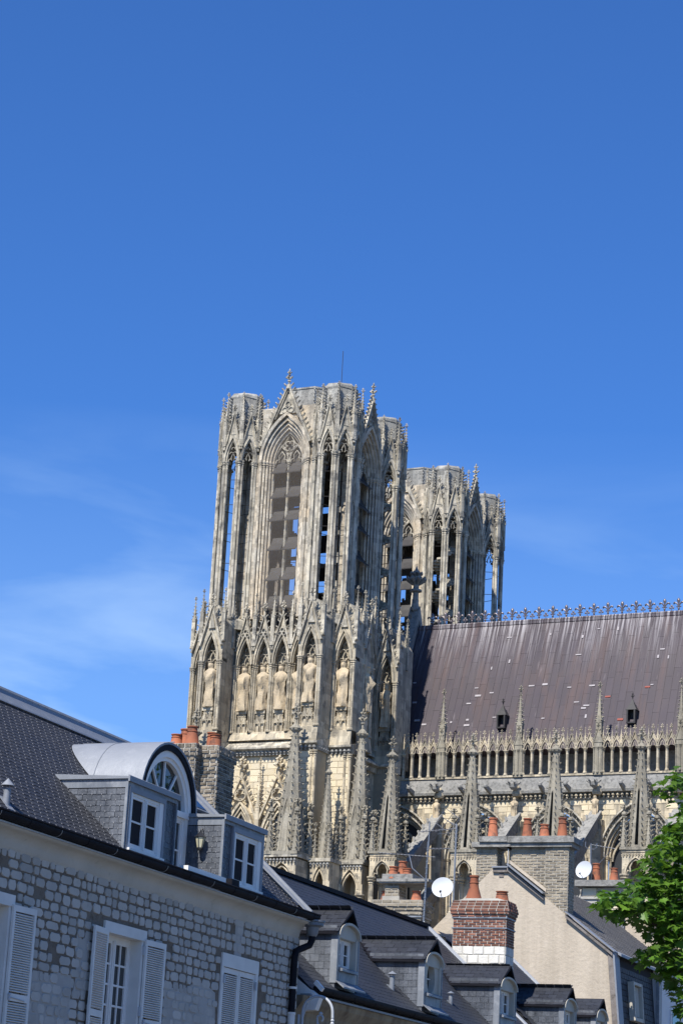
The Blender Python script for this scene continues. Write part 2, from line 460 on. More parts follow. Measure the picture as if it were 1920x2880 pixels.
def thing(name, label, cat, frame=None, loc=(0, 0, 0), group=None):
    o = bpy.data.objects.new(name, None)
    COL.objects.link(o)
    o.empty_display_size = 0.2
    o.matrix_world = (frame.m if frame else Matrix()) @ Matrix.Translation(loc)
    o['label'], o['category'] = label, cat
    if group:
        o['group'] = group
    OFF[o.name] = Vector(loc)
    return o

def part(name, mb, mat, parent, smooth=None, label=None, kind=None):
    """A mesh part given in its frame's coordinates; parent is a thing or a part."""
    off = OFF[parent.name]
    if isinstance(mb, MB):
        if off.length > 0:
            mb.v = [(x - off.x, y - off.y, z - off.z) for x, y, z in mb.v]
        me = mb.mesh(name, mat, smooth)
    else:
        me = mb
    o = bpy.data.objects.new(name, me)
    COL.objects.link(o)
    o.parent = parent
    OFF[o.name] = off
    if label:
        o['label'] = label
    if kind:
        o['kind'] = kind
    return o

def inst(name, me, parent, loc, rot=(0, 0, 0), scale=(1, 1, 1), mat=None):
    """A part that shares mesh data, placed in frame coordinates (parent's origin already allowed for)."""
    o = bpy.data.objects.new(name, me)
    COL.objects.link(o)
    o.parent = parent
    off = OFF[parent.name]
    o.location = Vector(loc) - off
    o.rotation_euler = rot
    o.scale = scale
    OFF[o.name] = Vector((0, 0, 0))
    return o

def ORG(parent):
    return OFF[parent.name]

# ------------------------------------------------------------------ gothic shapes
def arch(w, h, n=6, x=0.0, z=0.0):
    """Pointed arch, left springing to right springing."""
    r = (w * w / 4 + h * h) / w
    a1 = math.asin(min(1, h / r))
    L = []
    for i in range(n + 1):
        a = a1 * i / n
        L.append((x - w / 2 + r - r * cos(a), z + r * sin(a)))
    Rr = [(2 * x - px, pz) for px, pz in reversed(L[:-1])]
    return L + Rr

def circ(cx, cz, r, n=12, a0=0.0, a1=2 * pi, closed=True):
    k = n if closed else n + 1
    return [(cx + r * cos(a0 + (a1 - a0) * i / n), cz + r * sin(a0 + (a1 - a0) * i / n)) for i in range(k)]

def crocket(mb, p, d, s=0.16):
    """A leaf hook: small bent wedge at p that leans along direction d."""
    p = Vector(p); d = Vector(d).normalized()
    up = Vector((0, 0, 1))
    sd = d.cross(up)
    if sd.length < 1e-4:
        sd = Vector((0, 1, 0))
    sd.normalize()
    a = p + up * s * .35
    tip = p + d * s * 1.15 + up * s * .5
    vs = [p - up * s * .35, a - sd * s * .2, a + sd * s * .2, tip - sd * s * .42, tip + sd * s * .42, tip + up * s * .45 - d * s * .15, tip - up * s * .3]
    mb.add([tuple(q) for q in vs], [(0, 1, 2), (0, 3, 1), (0, 2, 4), (1, 3, 5), (2, 5, 4), (1, 5, 2), (3, 6, 5), (4, 5, 6), (0, 6, 3), (0, 4, 6)])

def finial(mb, x, y, z, h, r):
    """Stem, two tiers of leaves and a bud."""
    mb.lathe([(r * .34, 0), (r * .22, h * .30), (r * .5, h * .33), (r * .5, h * .37), (r * .2, h * .42), (r * .16, h * .62), (r * .42, h * .66), (r * .16, h * .71), (r * .13, h * .82),
              (r * .26, h * .88), (r * .18, h * .95), (0.004, h)], (x, y, z), 6)
    for k in range(4):
        a = pi / 2 * k
        d = (cos(a), sin(a), 0)
        crocket(mb, (x + d[0] * r * .18, y + d[1] * r * .18, z + h * .48), d, r * .75)
        crocket(mb, (x + d[0] * r * .12, y + d[1] * r * .12, z + h * .75), d, r * .5)

def pinnacle(mb, x, y, z, w, hs, hp, nc=6, fin=True, rot=0.0):
    """Square shaft with gablets, crocketed pyramid and finial."""
    T = Matrix.Translation((x, y, z)) @ Matrix.Rotation(rot, 4, 'Z')
    q = MB()
    h = w / 2
    q.box(-h, h, -h, h, 0, hs)
    q.box(-h * 1.15, h * 1.15, -h * 1.15, h * 1.15, hs * .0, hs * .06)
    for k in range(4):
        Rm = Matrix.Rotation(pi / 2 * k, 4, 'Z')
        q.prism([(-h, hs), (h, hs), (0, hs + w * 1.25)], -h * 1.12, -h * .7, 'y', Rm)
        q.prism([(-h * .55, hs * .15), (h * .55, hs * .15), (h * .55, hs * .8), (0, hs * .97), (-h * .55, hs * .8)], -h * 1.04, -h * .9, 'y', Rm)
    q.lathe([(h * 1.12, hs), (h * .10, hs + hp)], n=4, ph=pi / 4)
    for k in range(4):
        a = pi / 4 + pi / 2 * k
        for i in range(nc):
            t = (i + .4) / nc
            r = h * 1.12 * (1 - t) + h * .1 * t
            crocket(q, (r * cos(a), r * sin(a), hs + hp * t), (cos(a), sin(a), 0), w * (.32 - .12 * t))
    if fin:
        finial(q, 0, 0, hs + hp * .96, hp * .3, w * .42)
    mb.join(q, T)

def gable(mb, w, h, x=0.0, z=0.0, y0=-.1, y1=.1, t=0.16, crocks=6, fin=(0.9, 0.25), fill=True, cs=0.17):
    """Steep gable: raking copings, recessed field, crockets and a finial."""
    L, A, Rr = (x - w / 2, z), (x, z + h), (x + w / 2, z)
    mb.band([L, A, Rr], t, y0, y1)
    if fill:
        k = 1 - t / w
        mb.prism([(x - w / 2 * k, z), (x + w / 2 * k, z), (x, z + h * k)], (y0 + y1) / 2 - .04, (y0 + y1) / 2 + .06)
    ln = hypot(w / 2, h)
    for sg in (-1, 1):
        nx, nz = sg * h / ln, (w / 2) / ln
        for i in range(crocks):
            f = (i + .6) / crocks
            px, pz = x + sg * w / 2 * (1 - f), z + h * f
            crocket(mb, (px + nx * t * .5, (y0 + y1) / 2, pz + nz * t * .5), (nx, 0, nz), cs)
    if fin:
        finial(mb, x, (y0 + y1) / 2, z + h - .05, fin[0], fin[1])

def trefoil_head(mb, w, h, z, y, t=0.07, d=0.10):
    """Cusped tracery in a narrow lancet head: a trefoil arch with a trefoil over it."""
    r = w * .25
    mb.band([(-w / 2, z), (-w * .42, z + h * .10), (-w * .22, z + h * .12), (-w * .14, z + h * .02), (-w * .2, z + h * .18), (-w * .1, z + h * .32), (0, z + h * .40),
             (w * .1, z + h * .32), (w * .2, z + h * .18), (w * .14, z + h * .02), (w * .22, z + h * .12), (w * .42, z + h * .10), (w / 2, z)], t, y, y + d)
    mb.band(circ(0, z + h * .66, r * .7, 8, -pi * .1, pi * 1.1, False), t * .8, y, y + d)
    mb.band([(-w * .46, z + h * .36), (-w * .24, z + h * .50), (0, z + h * .44), (w * .24, z + h * .50), (w * .46, z + h * .36)], t * .8, y, y + d)

def shaft(mb, x, y, z0, z1, r, n=6, cap=0.35):
    """Colonnette with a moulded base and a leafy two-ring capital."""
    mb.lathe([(r * 1.5, 0), (r * 1.5, .12), (r, .22), (r, z1 - z0 - cap), (r * 1.25, z1 - z0 - cap * .95), (r * 1.0, z1 - z0 - cap * .75), (r * 1.7, z1 - z0 - cap * .55),
              (r * 1.15, z1 - z0 - cap * .42), (r * 1.85, z1 - z0 - cap * .18), (r * 1.85, z1 - z0)], (x, y, z0), n)

def RZ(a):
    return Matrix.Rotation(a, 4, 'Z')
# ================================================================== ground
g = MB()
g.add([(-2500, -300, 0), (2500, -300, 0), (2500, 4000, 0), (-2500, 4000, 0)], [(0, 1, 2, 3)])
go = bpy.data.objects.new('ground', g.mesh('ground', 'asphalt'))
COL.objects.link(go)
go['kind'] = 'structure'
OFF['ground'] = Vector((0, 0, 0))

# ================================================================== cathedral
ch = thing('cathedral', 'weathered gothic cathedral with two blunt towers and a long purple lead roof', 'cathedral', CATH)
TY2 = 25.8                     # the second tower stands this far north of the first

# ---- coursed ashlar: each block a part, placed on a wall face
_blk = []
for k in range(4):
    rr = random.Random(40 + k)
    b = MB()
    e = [0.02 + rr.random() * 0.02 for _ in range(4)]
    vs = [(-.5, 0, -.5), (.5, 0, -.5), (.5, 0, .5), (-.5, 0, .5)]
    fr = [(-.5 + e[0], -1, -.5 + e[1]), (.5 - e[2], -1 + rr.uniform(-.25, .25), -.5 + e[1]), (.5 - e[2], -1, .5 - e[3]), (-.5 + e[0], -1 + rr.uniform(-.25, .25), .5 - e[3])]
    b.add(vs + fr, [(4, 5, 6, 7), (0, 1, 5, 4), (1, 2, 6, 5), (2, 3, 7, 6), (3, 0, 4, 7)])
    _blk.append(b)
_blk_me = {}
def blk_mesh(k, mat):
    if (k, mat) not in _blk_me:
        _blk_me[(k, mat)] = _blk[k].mesh('stone', mat)
    return _blk_me[(k, mat)]

def ashlar(parent, x0, x1, z0, z1, y, ch_, ln, mat, keep=None, rot=0.0, org=(0, 0), seed=1, proud=.035, gap=.025, single=True, name='stone'):
    """Blocks on a vertical face; local x runs along the face (rotated by rot about org), y is the face plane, outward -y."""
    rr = random.Random(seed)
    nz = max(1, round((z1 - z0) / ch_))
    h = (z1 - z0) / nz
    T = Matrix.Translation((org[0], org[1], 0)) @ RZ(rot)
    big = MB()
    cnt = 0
    for r in range(nz):
        x = x0 - rr.random() * ln * .6
        while x < x1:
            w = ln * rr.uniform(.6, 1.35)
            a, b2 = max(x, x0), min(x + w, x1)
            x += w
            if b2 - a < ln * .18:
                continue
            cx, cz = (a + b2) / 2, z0 + h * (r + .5)
            if keep and not keep(a, b2, cz - h / 2, cz + h / 2):
                continue
            p = T @ Vector((cx, y, cz))
            sx, sz = b2 - a - gap, h - gap
            k = rr.randrange(4)
            d = proud * rr.uniform(.6, 1.3)
            if single:
                inst(name, blk_mesh(k, mat), parent, p, (0, 0, rot), (sx, d, sz))
            else:
                big.join(_blk[k], Matrix.Translation(p) @ RZ(rot) @ Matrix.Diagonal((sx, d, sz, 1)))
            cnt += 1
    if not single and big.v:
        part(name, big, mat, parent, kind='stuff')
    return cnt

# ---- turret pieces, built once: origin on the turret axis
ZC = 66.2
col = MB()
col.prism([(1.74, -.13), (1.95, -.22), (1.95, .22), (1.74, .13)], 50.6, 68.4, 'z')
for x, y, r in ((2.06, 0, .145), (1.95, -.25, .11), (1.95, .25, .11)):
    shaft(col, x, y, 51.2, ZC, r, 7, .55)
col.lathe([(.30, 0), (.36, .1), (.36, .25), (.25, .4)], (1.95, 0, 51.0), 8)
col.prism([(1.5, -.26), (2.12, -.36), (2.12, .36), (1.5, .26)], 66.0, 66.22, 'z')
ME_col = col.mesh('column', 'grey_limestone', 40)

ga = MB()                     # the gabled arch of one turret face, outward -y
AP = 1.96
gtop = lambda x: 70.6 - abs(x) * 3.6 / .81
ga.band(arch(1.36, 2.25, 7, 0, ZC), .16, -AP - .16, -AP + .2, side=.3)
ga.band(arch(1.10, 2.0, 7, 0, ZC), .13, -AP - .02, -AP + .3, side=.1)
ga.spandrel(arch(1.5, 2.4, 8, 0, ZC), gtop, -AP - .02, -AP + .25)
trefoil_head(ga, .92, 1.75, ZC + .05, -AP + .12, .06, .12)
gable(ga, 1.62, 3.55, 0, 67.25, -AP - .20, -AP + .06, .15, 7, (1.05, .24), fill=False, cs=.17)
ga.prism([(-.26, 68.75), (.26, 68.75), (0, 70.0)], -AP - .06, -AP + .1)
ME_ga = ga.mesh('gabled_arch', 'grey_limestone')

pn = MB()
pinnacle(pn, 0, 0, 67.6, .40, 2.5, 2.3, 8)
ME_pn = pn.mesh('pinnacle', 'grey_limestone')

def turret_mesh():
    d = MB()
    d.lathe([(1.52, 67.6), (1.62, 68.6), (1.60, 72.6), (1.66, 72.65), (1.66, 72.83), (1.5, 73.0)], n=8, ph=pi / 8)
    for k in range(8):
        a = pi / 8 + pi / 4 * k
        for i in range(11):
            crocket(d, (1.6 * cos(a), 1.6 * sin(a), 69.0 + i * .34), (cos(a), sin(a), 0), .27)
    rj = random.Random(3)
    d.v = [(x, y, z + (rj.uniform(-.17, .08) if z > 72.5 and hypot(x, y) > 1.4 else 0)) for x, y, z in d.v]
    return d.mesh('turret', 'drum_stone')
def base_mesh():
    d = MB()
    d.lathe([(2.2, 50.2), (2.2, 51.0), (2.05, 51.2)], n=8, ph=pi / 8)
    return d.mesh('turret_base', 'grey_limestone')
ME_tb = base_mesh()
ME_tu = turret_mesh()
q = MB()
q.tube([(1.72 * cos(pi / 4 * k + pi / 8), 1.72 * sin(pi / 4 * k + pi / 8), (.12 if k % 2 else 0)) for k in range(8)], .03, 4, True)
ME_tie = q.mesh('iron_tie', 'iron')

def stair_mesh():
    s = MB()
    s.lathe([(.16, 51), (.16, 67.6)], n=8)
    n = 76
    for i in range(n):
        a = i * 2 * pi / 15
        T = RZ(a)
        z = 51.2 + i * .215
        s.prism([(.1, -.08), (1.15, -.28), (1.15, .28), (.1, .08)], z, z + .2, 'z', T)
    return s.mesh('spiral_stair', 'grey_limestone')
ME_stair = stair_mesh()

def turret(cx, cy, stair=False):
    t = inst('turret', ME_tu, ch, (cx, cy, 0))
    inst('turret_base', ME_tb, t, (0, 0, 0))
    for k in range(8):
        inst('column', ME_col, t, (0, 0, 0), (0, 0, pi / 8 + pi / 4 * k))
        inst('gabled_arch', ME_ga, t, (0, 0, 0), (0, 0, pi / 4 * k))
        a = pi / 8 + pi / 4 * k
        inst('pinnacle', ME_pn, t, (2.1 * cos(a), 2.1 * sin(a), RND.uniform(-.1, .1)), (0, 0, a), (1, 1, 1))
    for z in (53.6, 56.4, 59.2, 62.0, 64.4):           # iron ties across the openings
        inst('iron_tie', ME_tie, t, (0, 0, z))
    if stair:
        inst('spiral_stair', ME_stair, t, (0, 0, 0))
    return t

# ---- the tall louvred opening between two turrets, outward -y, origin at the tower axis
lw = MB()
for s in (-1, 1):
    for x, y, r in ((2.42, -5.86, .13), (2.16, -5.72, .12), (1.95, -5.5, .13), (1.72, -5.3, .11), (1.52, -5.05, .12)):
        shaft(lw, s * x, y, 51.2, ZC, r, 6, .5)
    for x0, x1, y0, y1 in ((2.5, 3.0, -5.75, -4.6), (2.22, 2.52, -5.55, -4.7), (1.98, 2.26, -5.3, -4.7), (1.75, 2.0, -5.12, -4.7), (1.5, 1.77, -4.95, -4.7)):
        lw.box(min(s * x0, s * x1), max(s * x0, s * x1), y0, y1, 50.6, ZC + .3)
    for i in range(30):                               # ball flowers up the hollow of the jamb
        lw.lathe([(.02, -.1), (.1, 0), (.02, .1)], (s * 2.3, -5.62, 52.4 + i * .45), 5)
lw.band(arch(4.95, 4.5, 9, 0, ZC), .30, -6.0, -5.55)
lw.band(arch(4.40, 4.0, 9, 0, ZC), .24, -5.78, -5.35)
lw.band(arch(3.95, 3.65, 9, 0, ZC), .24, -5.58, -5.15)
lw.band(arch(3.5, 3.3, 9, 0, ZC), .24, -5.38, -4.95)
lw.band(arch(3.08, 2.95, 9, 0, ZC), .22, -5.15, -4.7)
lw.spandrel(arch(5.3, 4.75, 10, 0, ZC), 70.95, -5.62, -5.2)
lw.box(-2.95, 2.95, -5.5, -4.6, 70.96, 71.5)
ME_lw = lw.mesh('louvred_window', 'warm_limestone', 40)

tr = MB()
for s in (-1, 1):
    cx = s * .76
    q = MB()
    q.band(arch(1.42, 1.75, 7, 0, ZC), .13, -5.02, -4.78)
    q.band([(-.62, ZC + .05), (-.5, ZC + .35), (-.26, ZC + .36), (-.3, ZC + .75), (0, ZC + 1.15), (.3, ZC + .75), (.26, ZC + .36), (.5, ZC + .35), (.62, ZC + .05)], .09, -4.98, -4.84)
    tr.join(q, Matrix.Translation((cx, 0, 0)))
tr.band([(0, 67.0), (.78, 67.75), (0, 68.95), (-.78, 67.75)], .10, -5.02, -4.8, True)
for k in range(4):
    a = pi / 4 + pi / 2 * k
    tr.band(circ(.28 * cos(a), 67.85 + .28 * sin(a), .25, 8, a - 2.2, a + 2.2, False), .09, -5.0, -4.82)
shaft(tr, 0, -4.92, 51.2, ZC + .1, .13, 6, .5)
tr.box(-.12, .12, -4.92, -4.7, 51.2, ZC)
ME_tr = tr.mesh('tracery', 'grey_limestone')

lv = MB()                                             # one slated louvre hood, flaring outwards
for i, (w, y, z) in enumerate(((.60, -4.60, 1.42), (.61, -4.90, .80), (.68, -5.34, .24), (.74, -5.56, .02))):
    lv.v += [(-w, y, z), (w, y, z), (-w, y + .02, z - .08), (w, y + .02, z - .08)]
for i in range(3):
    a, b2 = i * 4, i * 4 + 4
    lv.f += [(a, b2, b2 + 1, a + 1), (a + 2, a + 3, b2 + 3, b2 + 2), (a, a + 2, b2 + 2, b2), (a + 1, b2 + 1, b2 + 3, a + 3)]
lv.f += [(12, 14, 15, 13), (0, 1, 3, 2)]
ME_lv = lv.mesh('louvre', 'louvre_slate')

lg = MB()
gable(lg, 5.1, 5.75, 0, 67.75, -6.05, -5.75, .30, 13, None, fill=False, cs=.27)
gable(lg, 2.5, 2.9, 0, 70.2, -5.95, -5.7, .14, 0, None, fill=False)
lg.prism([(-1.2, 70.75), (1.2, 70.75), (0, 73.5)], -5.8, -5.66)
for cx, cz in ((-.32, 71.1), (.32, 71.1), (0, 71.65)):
    lg.band(circ(cx, cz, .26, 9), .08, -5.9, -5.78, True)
lg.lathe([(.26, 0), (.2, .45)], (0, -5.9, 73.1), 8)
finial(lg, 0, -5.9, 73.2, 1.95, .34)
ME_lg = lg.mesh('gable', 'grey_limestone')

q = MB()
q.prism(arch(3.0, 3.2, 8, 0, ZC) + [(1.5, 65.9), (-1.5, 65.9)], -4.66, -4.60)
ME_brd = q.mesh('boarding', 'dusty_board')
def bell_bay(cx, cy, rot):
    w = inst('louvred_window', ME_lw, ch, (cx, cy, 0), (0, 0, rot))
    inst('tracery', ME_tr, w, (0, 0, 0))
    inst('gable', ME_lg, w, (0, 0, 0))
    inst('boarding', ME_brd, w, (0, 0, 0))
    for z in (65.1, 62.7, 60.5, 57.7, 54.85, 52.2):
        for s in (-1, 1):
            inst('louvre', ME_lv, w, (s * .77, 0, z))

for ty in (0, TY2):
    for sx in (-1, 1):
        for sy in (-1, 1):
            turret(sx * 4.9, ty + sy * 5.0, (sx, sy, ty) in ((1, 1, 0), (1, -1, TY2)))
    for rot in (0, pi / 2, pi, -pi / 2):
        bell_bay(0, ty, rot)
    if ty == 0:
        q = MB()
        q.prism(arch(3.7, 3.5, 8, 0, ZC) + [(1.85, 51.3), (-1.85, 51.3)], -5.64, -5.63)
        part('bird_net', q, 'bird_net', ch)
    # floor of the belfry, vault over it and the stump of the spire
    q = MB()
    q.lathe([(3.35, 69.2), (3.35, 74.0), (3.42, 74.05), (3.42, 74.2), (3.0, 74.3)], (0, ty, 0), 8, ph=pi / 8)
    for k in range(8):
        a = pi / 8 + pi / 4 * k
        for i in range(9):
            crocket(q, (3.33 * cos(a), ty + 3.33 * sin(a), 70.9 + i * .36), (cos(a), sin(a), 0), .2)
    part('spire_stump', q, 'drum_stone', ch)
    q = MB()
    q.box(-4.6, 4.6, ty - 4.6, ty + 4.6, 68.9, 69.2)
    part('belfry_vault', q, 'grey_limestone', ch)
    q = MB()
    q.box(-4.7, 4.7, ty - 4.7, ty + 4.7, 50.3, 50.55)
    part('belfry_floor', q, 'grey_limestone', ch)
    # timber bell frame standing inside
    q = MB()
    for x in (-1.6, 1.6):
        for y in (-1.6, 1.6):
            q.box(x - .18, x + .18, ty + y - .18, ty + y + .18, 50.55, 58)
    for z in (53.6, 57.8):
        q.box(-1.8, 1.8, ty - 1.75, ty - 1.45, z, z + .3)
        q.box(-1.8, 1.8, ty + 1.45, ty + 1.75, z, z + .3)
    q.lathe([(.75, 0), (.62, .3), (.48, .9), (.36, 1.3), (.1, 1.5)], (0, ty, 54.4), 14)
    part('bell_frame', q, 'old_wood', ch)
    for i in range(18):                               # boards closing the bell chamber, a few missing
        x = -4.3 + i * .26
        gaps = [(50.6, 66.4)] if i not in (8, 9, 10, 11, 12, 16, 17) else [(50.6, 54.2), (56.9, 58.0), (60.3, 61.2), (63.6, 66.4)]
        for z0, z1 in gaps:
            q = MB()
            q.box(x, x + .25, ty + .2, ty + .26, z0, z1 - .2 * (i % 3))
            part('plank', q, 'old_wood', ch)
    # masonry below the belfry
    q = MB()
    q.box(-5.0, 5.0, ty - 5.0, ty + 5.0, 39.0, 50.25)
    q.box(-6.2, 6.2, ty - 6.2, ty + 6.2, 0, 39.0)
    part('tower_wall', q, 'limestone', ch)
q = MB()
q.tube([(2.5, 0, 74.2), (2.5, 0, 78.7)], .03, 5)
part('lightning_rod', q, 'iron', ch)

# ---- king gallery: niches on the south and east walls
def niche_mesh(w=1.85, apex=2.75):
    n = MB()
    h = w / 2
    for s in (-1, 1):
        for x, y, r in ((h - .02, -.05, .11), (h - .16, .12, .09), (h - .27, .3, .08)):
            shaft(n, s * x, y, 40.7, 46.95, r, 6, .5)
        n.box(min(s * (h - .2), s * h), max(s * (h - .2), s * h), .1, 1.0, 39.9, 47.2)
    n.band(arch(w - .25, apex, 7, 0, 46.95), .14, -.15, .2)
    n.band(arch(w - .52, apex - .35, 7, 0, 46.95), .11, 0, .4)
    n.spandrel(arch(w - .05, apex + .15, 8, 0, 46.95), lambda x: max(50.0, 51.2 - abs(x) * 4.4 / h), 0, .5)
    trefoil_head(n, w - .6, apex - .6, 46.95, .55, .07, .12)
    n.box(-h, h, .98, 1.0, 40.0, 50.0)
    # pedestal with little gablets
    n.box(-.5, .5, .1, .9, 42.45, 42.72)
    n.box(-.42, .42, .2, .9, 41.9, 42.45)
    for s in (-1, 1):
        gable(n, .5, .75, s * .26, 41.55, .1, .25, .06, 2, None, fill=True, cs=.08)
        n.band(arch(.42, .5, 4, s * .26, 41.3), .06, .12, .3)
        n.box(s * .26 - .2, s * .26 - .15, .12, .3, 40.3, 41.35)
        n.box(s * .26 + .15, s * .26 + .2, .12, .3, 40.3, 41.35)
    n.box(-.55, .55, .3, .9, 40.2, 41.9)
    n.prism([(-.35, 39.95), (1.0, 39.95), (1.0, 40.75), (.05, 40.75)], -h, h, 'x')
    return n
ME_ni = niche_mesh().mesh('niche', 'limestone')
ng = MB()
gable(ng, 1.75, 3.3, 0, 48.2, -.2, .05, .15, 6, (1.3, .28), fill=False, cs=.2)
ng.band(circ(0, 50.0, .2, 8), .07, -.16, -.02, True)
for s in (-1, 1):
    ng.band(circ(s * .2, 49.65, .18, 8), .06, -.16, -.02, True)
ME_ng = ng.mesh('niche_gable', 'grey_limestone')
np_ = MB()
pinnacle(np_, 0, 0, 48.6, .36, 2.6, 1.9, 6)
ME_np = np_.mesh('niche_pinnacle', 'grey_limestone')

def niches(cx, cy, rot, xs):
    T = Matrix.Translation((cx, cy, 0)) @ RZ(rot)
    for x in xs:
        p = T @ Vector((x, -6.0, 0))
        n = inst('niche', ME_ni, ch, p, (0, 0, rot))
        inst('niche_gable', ME_ng, n, (0, 0, 0))
        inst('niche_pinnacle', ME_np, n, (.925, -.05, 0))
niches(0, 0, 0, (-2.78, -.93, .93, 2.78))
niches(0, 0, pi / 2, (-2.78, -.93, .93, 2.78))
niches(0, 0, pi, (-2.78, -.93, .93, 2.78))
niches(0, 0, -pi / 2, (-2.78, -.93, .93, 2.78))

# piers at the corners: a statue niche in the front, gable and pinnacles over it; origin at the front's centre
def pier_mesh(depth):
    n = MB()
    W = 1.17
    n.box(-W, W, 1.0, depth, 39.2, 50.4)
    for s in (-1, 1):
        n.box(min(s * .78, s * W), max(s * .78, s * W), .1, 1.02, 39.2, 47.2)
        for x, y, r in ((1.06, .04, .12), (.84, .04, .12), (.72, .3, .09)):
            shaft(n, s * x, y, 40.6, 46.95, r, 6, .5)
    n.band(arch(1.62, 2.7, 8, 0, 46.95), .15, -.12, .25)
    n.band(arch(1.30, 2.35, 8, 0, 46.95), .12, .02, .4)
    n.spandrel(arch(1.75, 2.85, 9, 0, 46.95), lambda x: max(50.2, 51.5 - abs(x) * 3.9), .05, 1.0)
    n.box(-W, -.86, .05, 1.0, 46.9, 50.2)
    n.box(.86, W, .05, 1.0, 46.9, 50.2)
    trefoil_head(n, 1.3, 2.15, 46.95, .5, .08, .14)
    n.box(-.55, .55, .12, 1.0, 42.4, 42.72)
    n.box(-.45, .45, .25, 1.0, 41.8, 42.4)
    for s in (-1, 1):
        gable(n, .52, .8, s * .27, 41.5, .1, .25, .06, 2, None, fill=True, cs=.08)
        n.band(arch(.44, .5, 4, s * .27, 41.2), .06, .12, .3)
    n.box(-.6, .6, .3, 1.0, 39.9, 41.9)
    n.prism([(-.2, 39.2), (1.0, 39.2), (1.0, 40.6), (.02, 40.6)], -W, W, 'x')
    n.prism([(-W, 50.4), (W, 50.4), (0, 52.3)], .9, depth)       # stone saddle behind the gable
    return n
ME_pier = pier_mesh(3.3).mesh('niche_pier', 'limestone')
pg = MB()
gable(pg, 2.2, 3.7, 0, 48.3, -.22, .06, .17, 7, (1.25, .28), fill=False, cs=.2)
pg.prism([(-.34, 49.9), (.34, 49.9), (0, 51.2)], -.1, .08)
ME_pg = pg.mesh('pier_gable', 'grey_limestone')
def pier(x, y, rot):
    p = inst('niche_pier', ME_pier, ch, (x, y, 0), (0, 0, rot))
    inst('pier_gable', ME_pg, p, (0, 0, 0))
    for s in (-1, 1):
        inst('niche_pinnacle', ME_np, p, (s * 1.12, .1, .1))
        inst('niche_pinnacle', ME_np, p, (s * 1.12, 1.9, -.2))
PIERS = [(-4.97, -8.4, 0), (4.97, -8.4, 0), (7.1, -6.05, 0), (-7.1, -6.05, 0), (7.0, 3.4, 0), (8.28, -3.2, pi / 2), (-8.28, -3.2, -pi / 2), (-4.97, 8.4, pi), (4.97, 8.4, pi)]
for a in PIERS:
    pier(*a)

# string course with leaf frieze, and the stage below it
def frieze(mb, x0, x1, y, z, T=None, s=.17, step=.36):
    q = MB()
    n = int((x1 - x0) / step)
    for i in range(n):
        x = x0 + (i + .5) * (x1 - x0) / n
        q.lathe([(.02, -s), (s * .95, -s * .2), (s * .7, s * .6), (.02, s)], (x, y, z), 5, ph=i)
        q.box(x - .05, x + .05, y - .05, y + .2, z - s * 1.5, z + s)
    mb.join(q, T)
q = MB()
f = MB()
def ledge(x0, x1, y0, y1, T=None):
    q.prism([(y0, 39.05), (y0, 39.22), (y1, 39.9), (y1, 38.5), (y0 + .45, 38.5), (y0 + .35, 38.9)], x0, x1, 'x', T)
ledge(-3.85, 3.85, -6.95, -5.9)
for a in (RZ(pi / 2), RZ(-pi / 2)):
    ledge(-3.6, 3.6, -6.9, -5.9, a)
for x, y in ((-4.97, -8.4), (4.97, -8.4)):
    ledge(x - 1.3, x + 1.3, y - .3, y + 2.4)
for x in (-7.1, 7.1):
    ledge(x - 1.35, x + 1.35, -6.4, -3.5)
ledge(5.75, 8.4, 3.05, 4.5)
part('string_course', q, 'grey_limestone', ch)
def frieze_part(x0, x1, y, z, T=None, s=.17, step=.36, mat='coping'):
    f = MB()
    frieze(f, x0, x1, y, z, T, s, step)
    part('leaf_frieze', f, mat, ch, kind='stuff')
frieze_part(-3.8, 3.8, -6.6, 38.72)
for x in (-4.97, 4.97):
    frieze_part(x - 1.2, x + 1.2, -8.55, 38.72)
    frieze_part(-8.3, -6.2, -abs(x) - 1.25, 38.72, RZ(-pi / 2) if x > 0 else RZ(pi / 2))
frieze_part(6.0, 8.4, -6.2, 38.72)
frieze_part(-8.4, -6.0, -6.2, 38.72)
q = MB()
for x0, x1, y0, y1 in ((3.86, 6.08, -8.36, -6.0), (-6.08, -3.86, -8.36, -6.0), (6.08, 8.3, -6.0, -3.7), (-8.3, -6.08, -6.0, -3.7), (5.7, 8.2, 3.5, 6.0)):
    q.box(x0, x1, y0, y1, 0, 38.5)
part('buttress', q, 'joint', ch)
q = MB()
shaft(q, 0, 0, 29, 38.45, .12, 6, .5)
ME_cs = q.mesh('corner_shaft', 'limestone')
for x, y in ((3.9, -8.4), (6.04, -8.4), (4.3, -8.42), (5.7, -8.42), (8.26, -6.04), (7.8, -6.06), (-3.9, -8.4), (-6.04, -8.4)):
    inst('corner_shaft', ME_cs, ch, (x, y, 0))

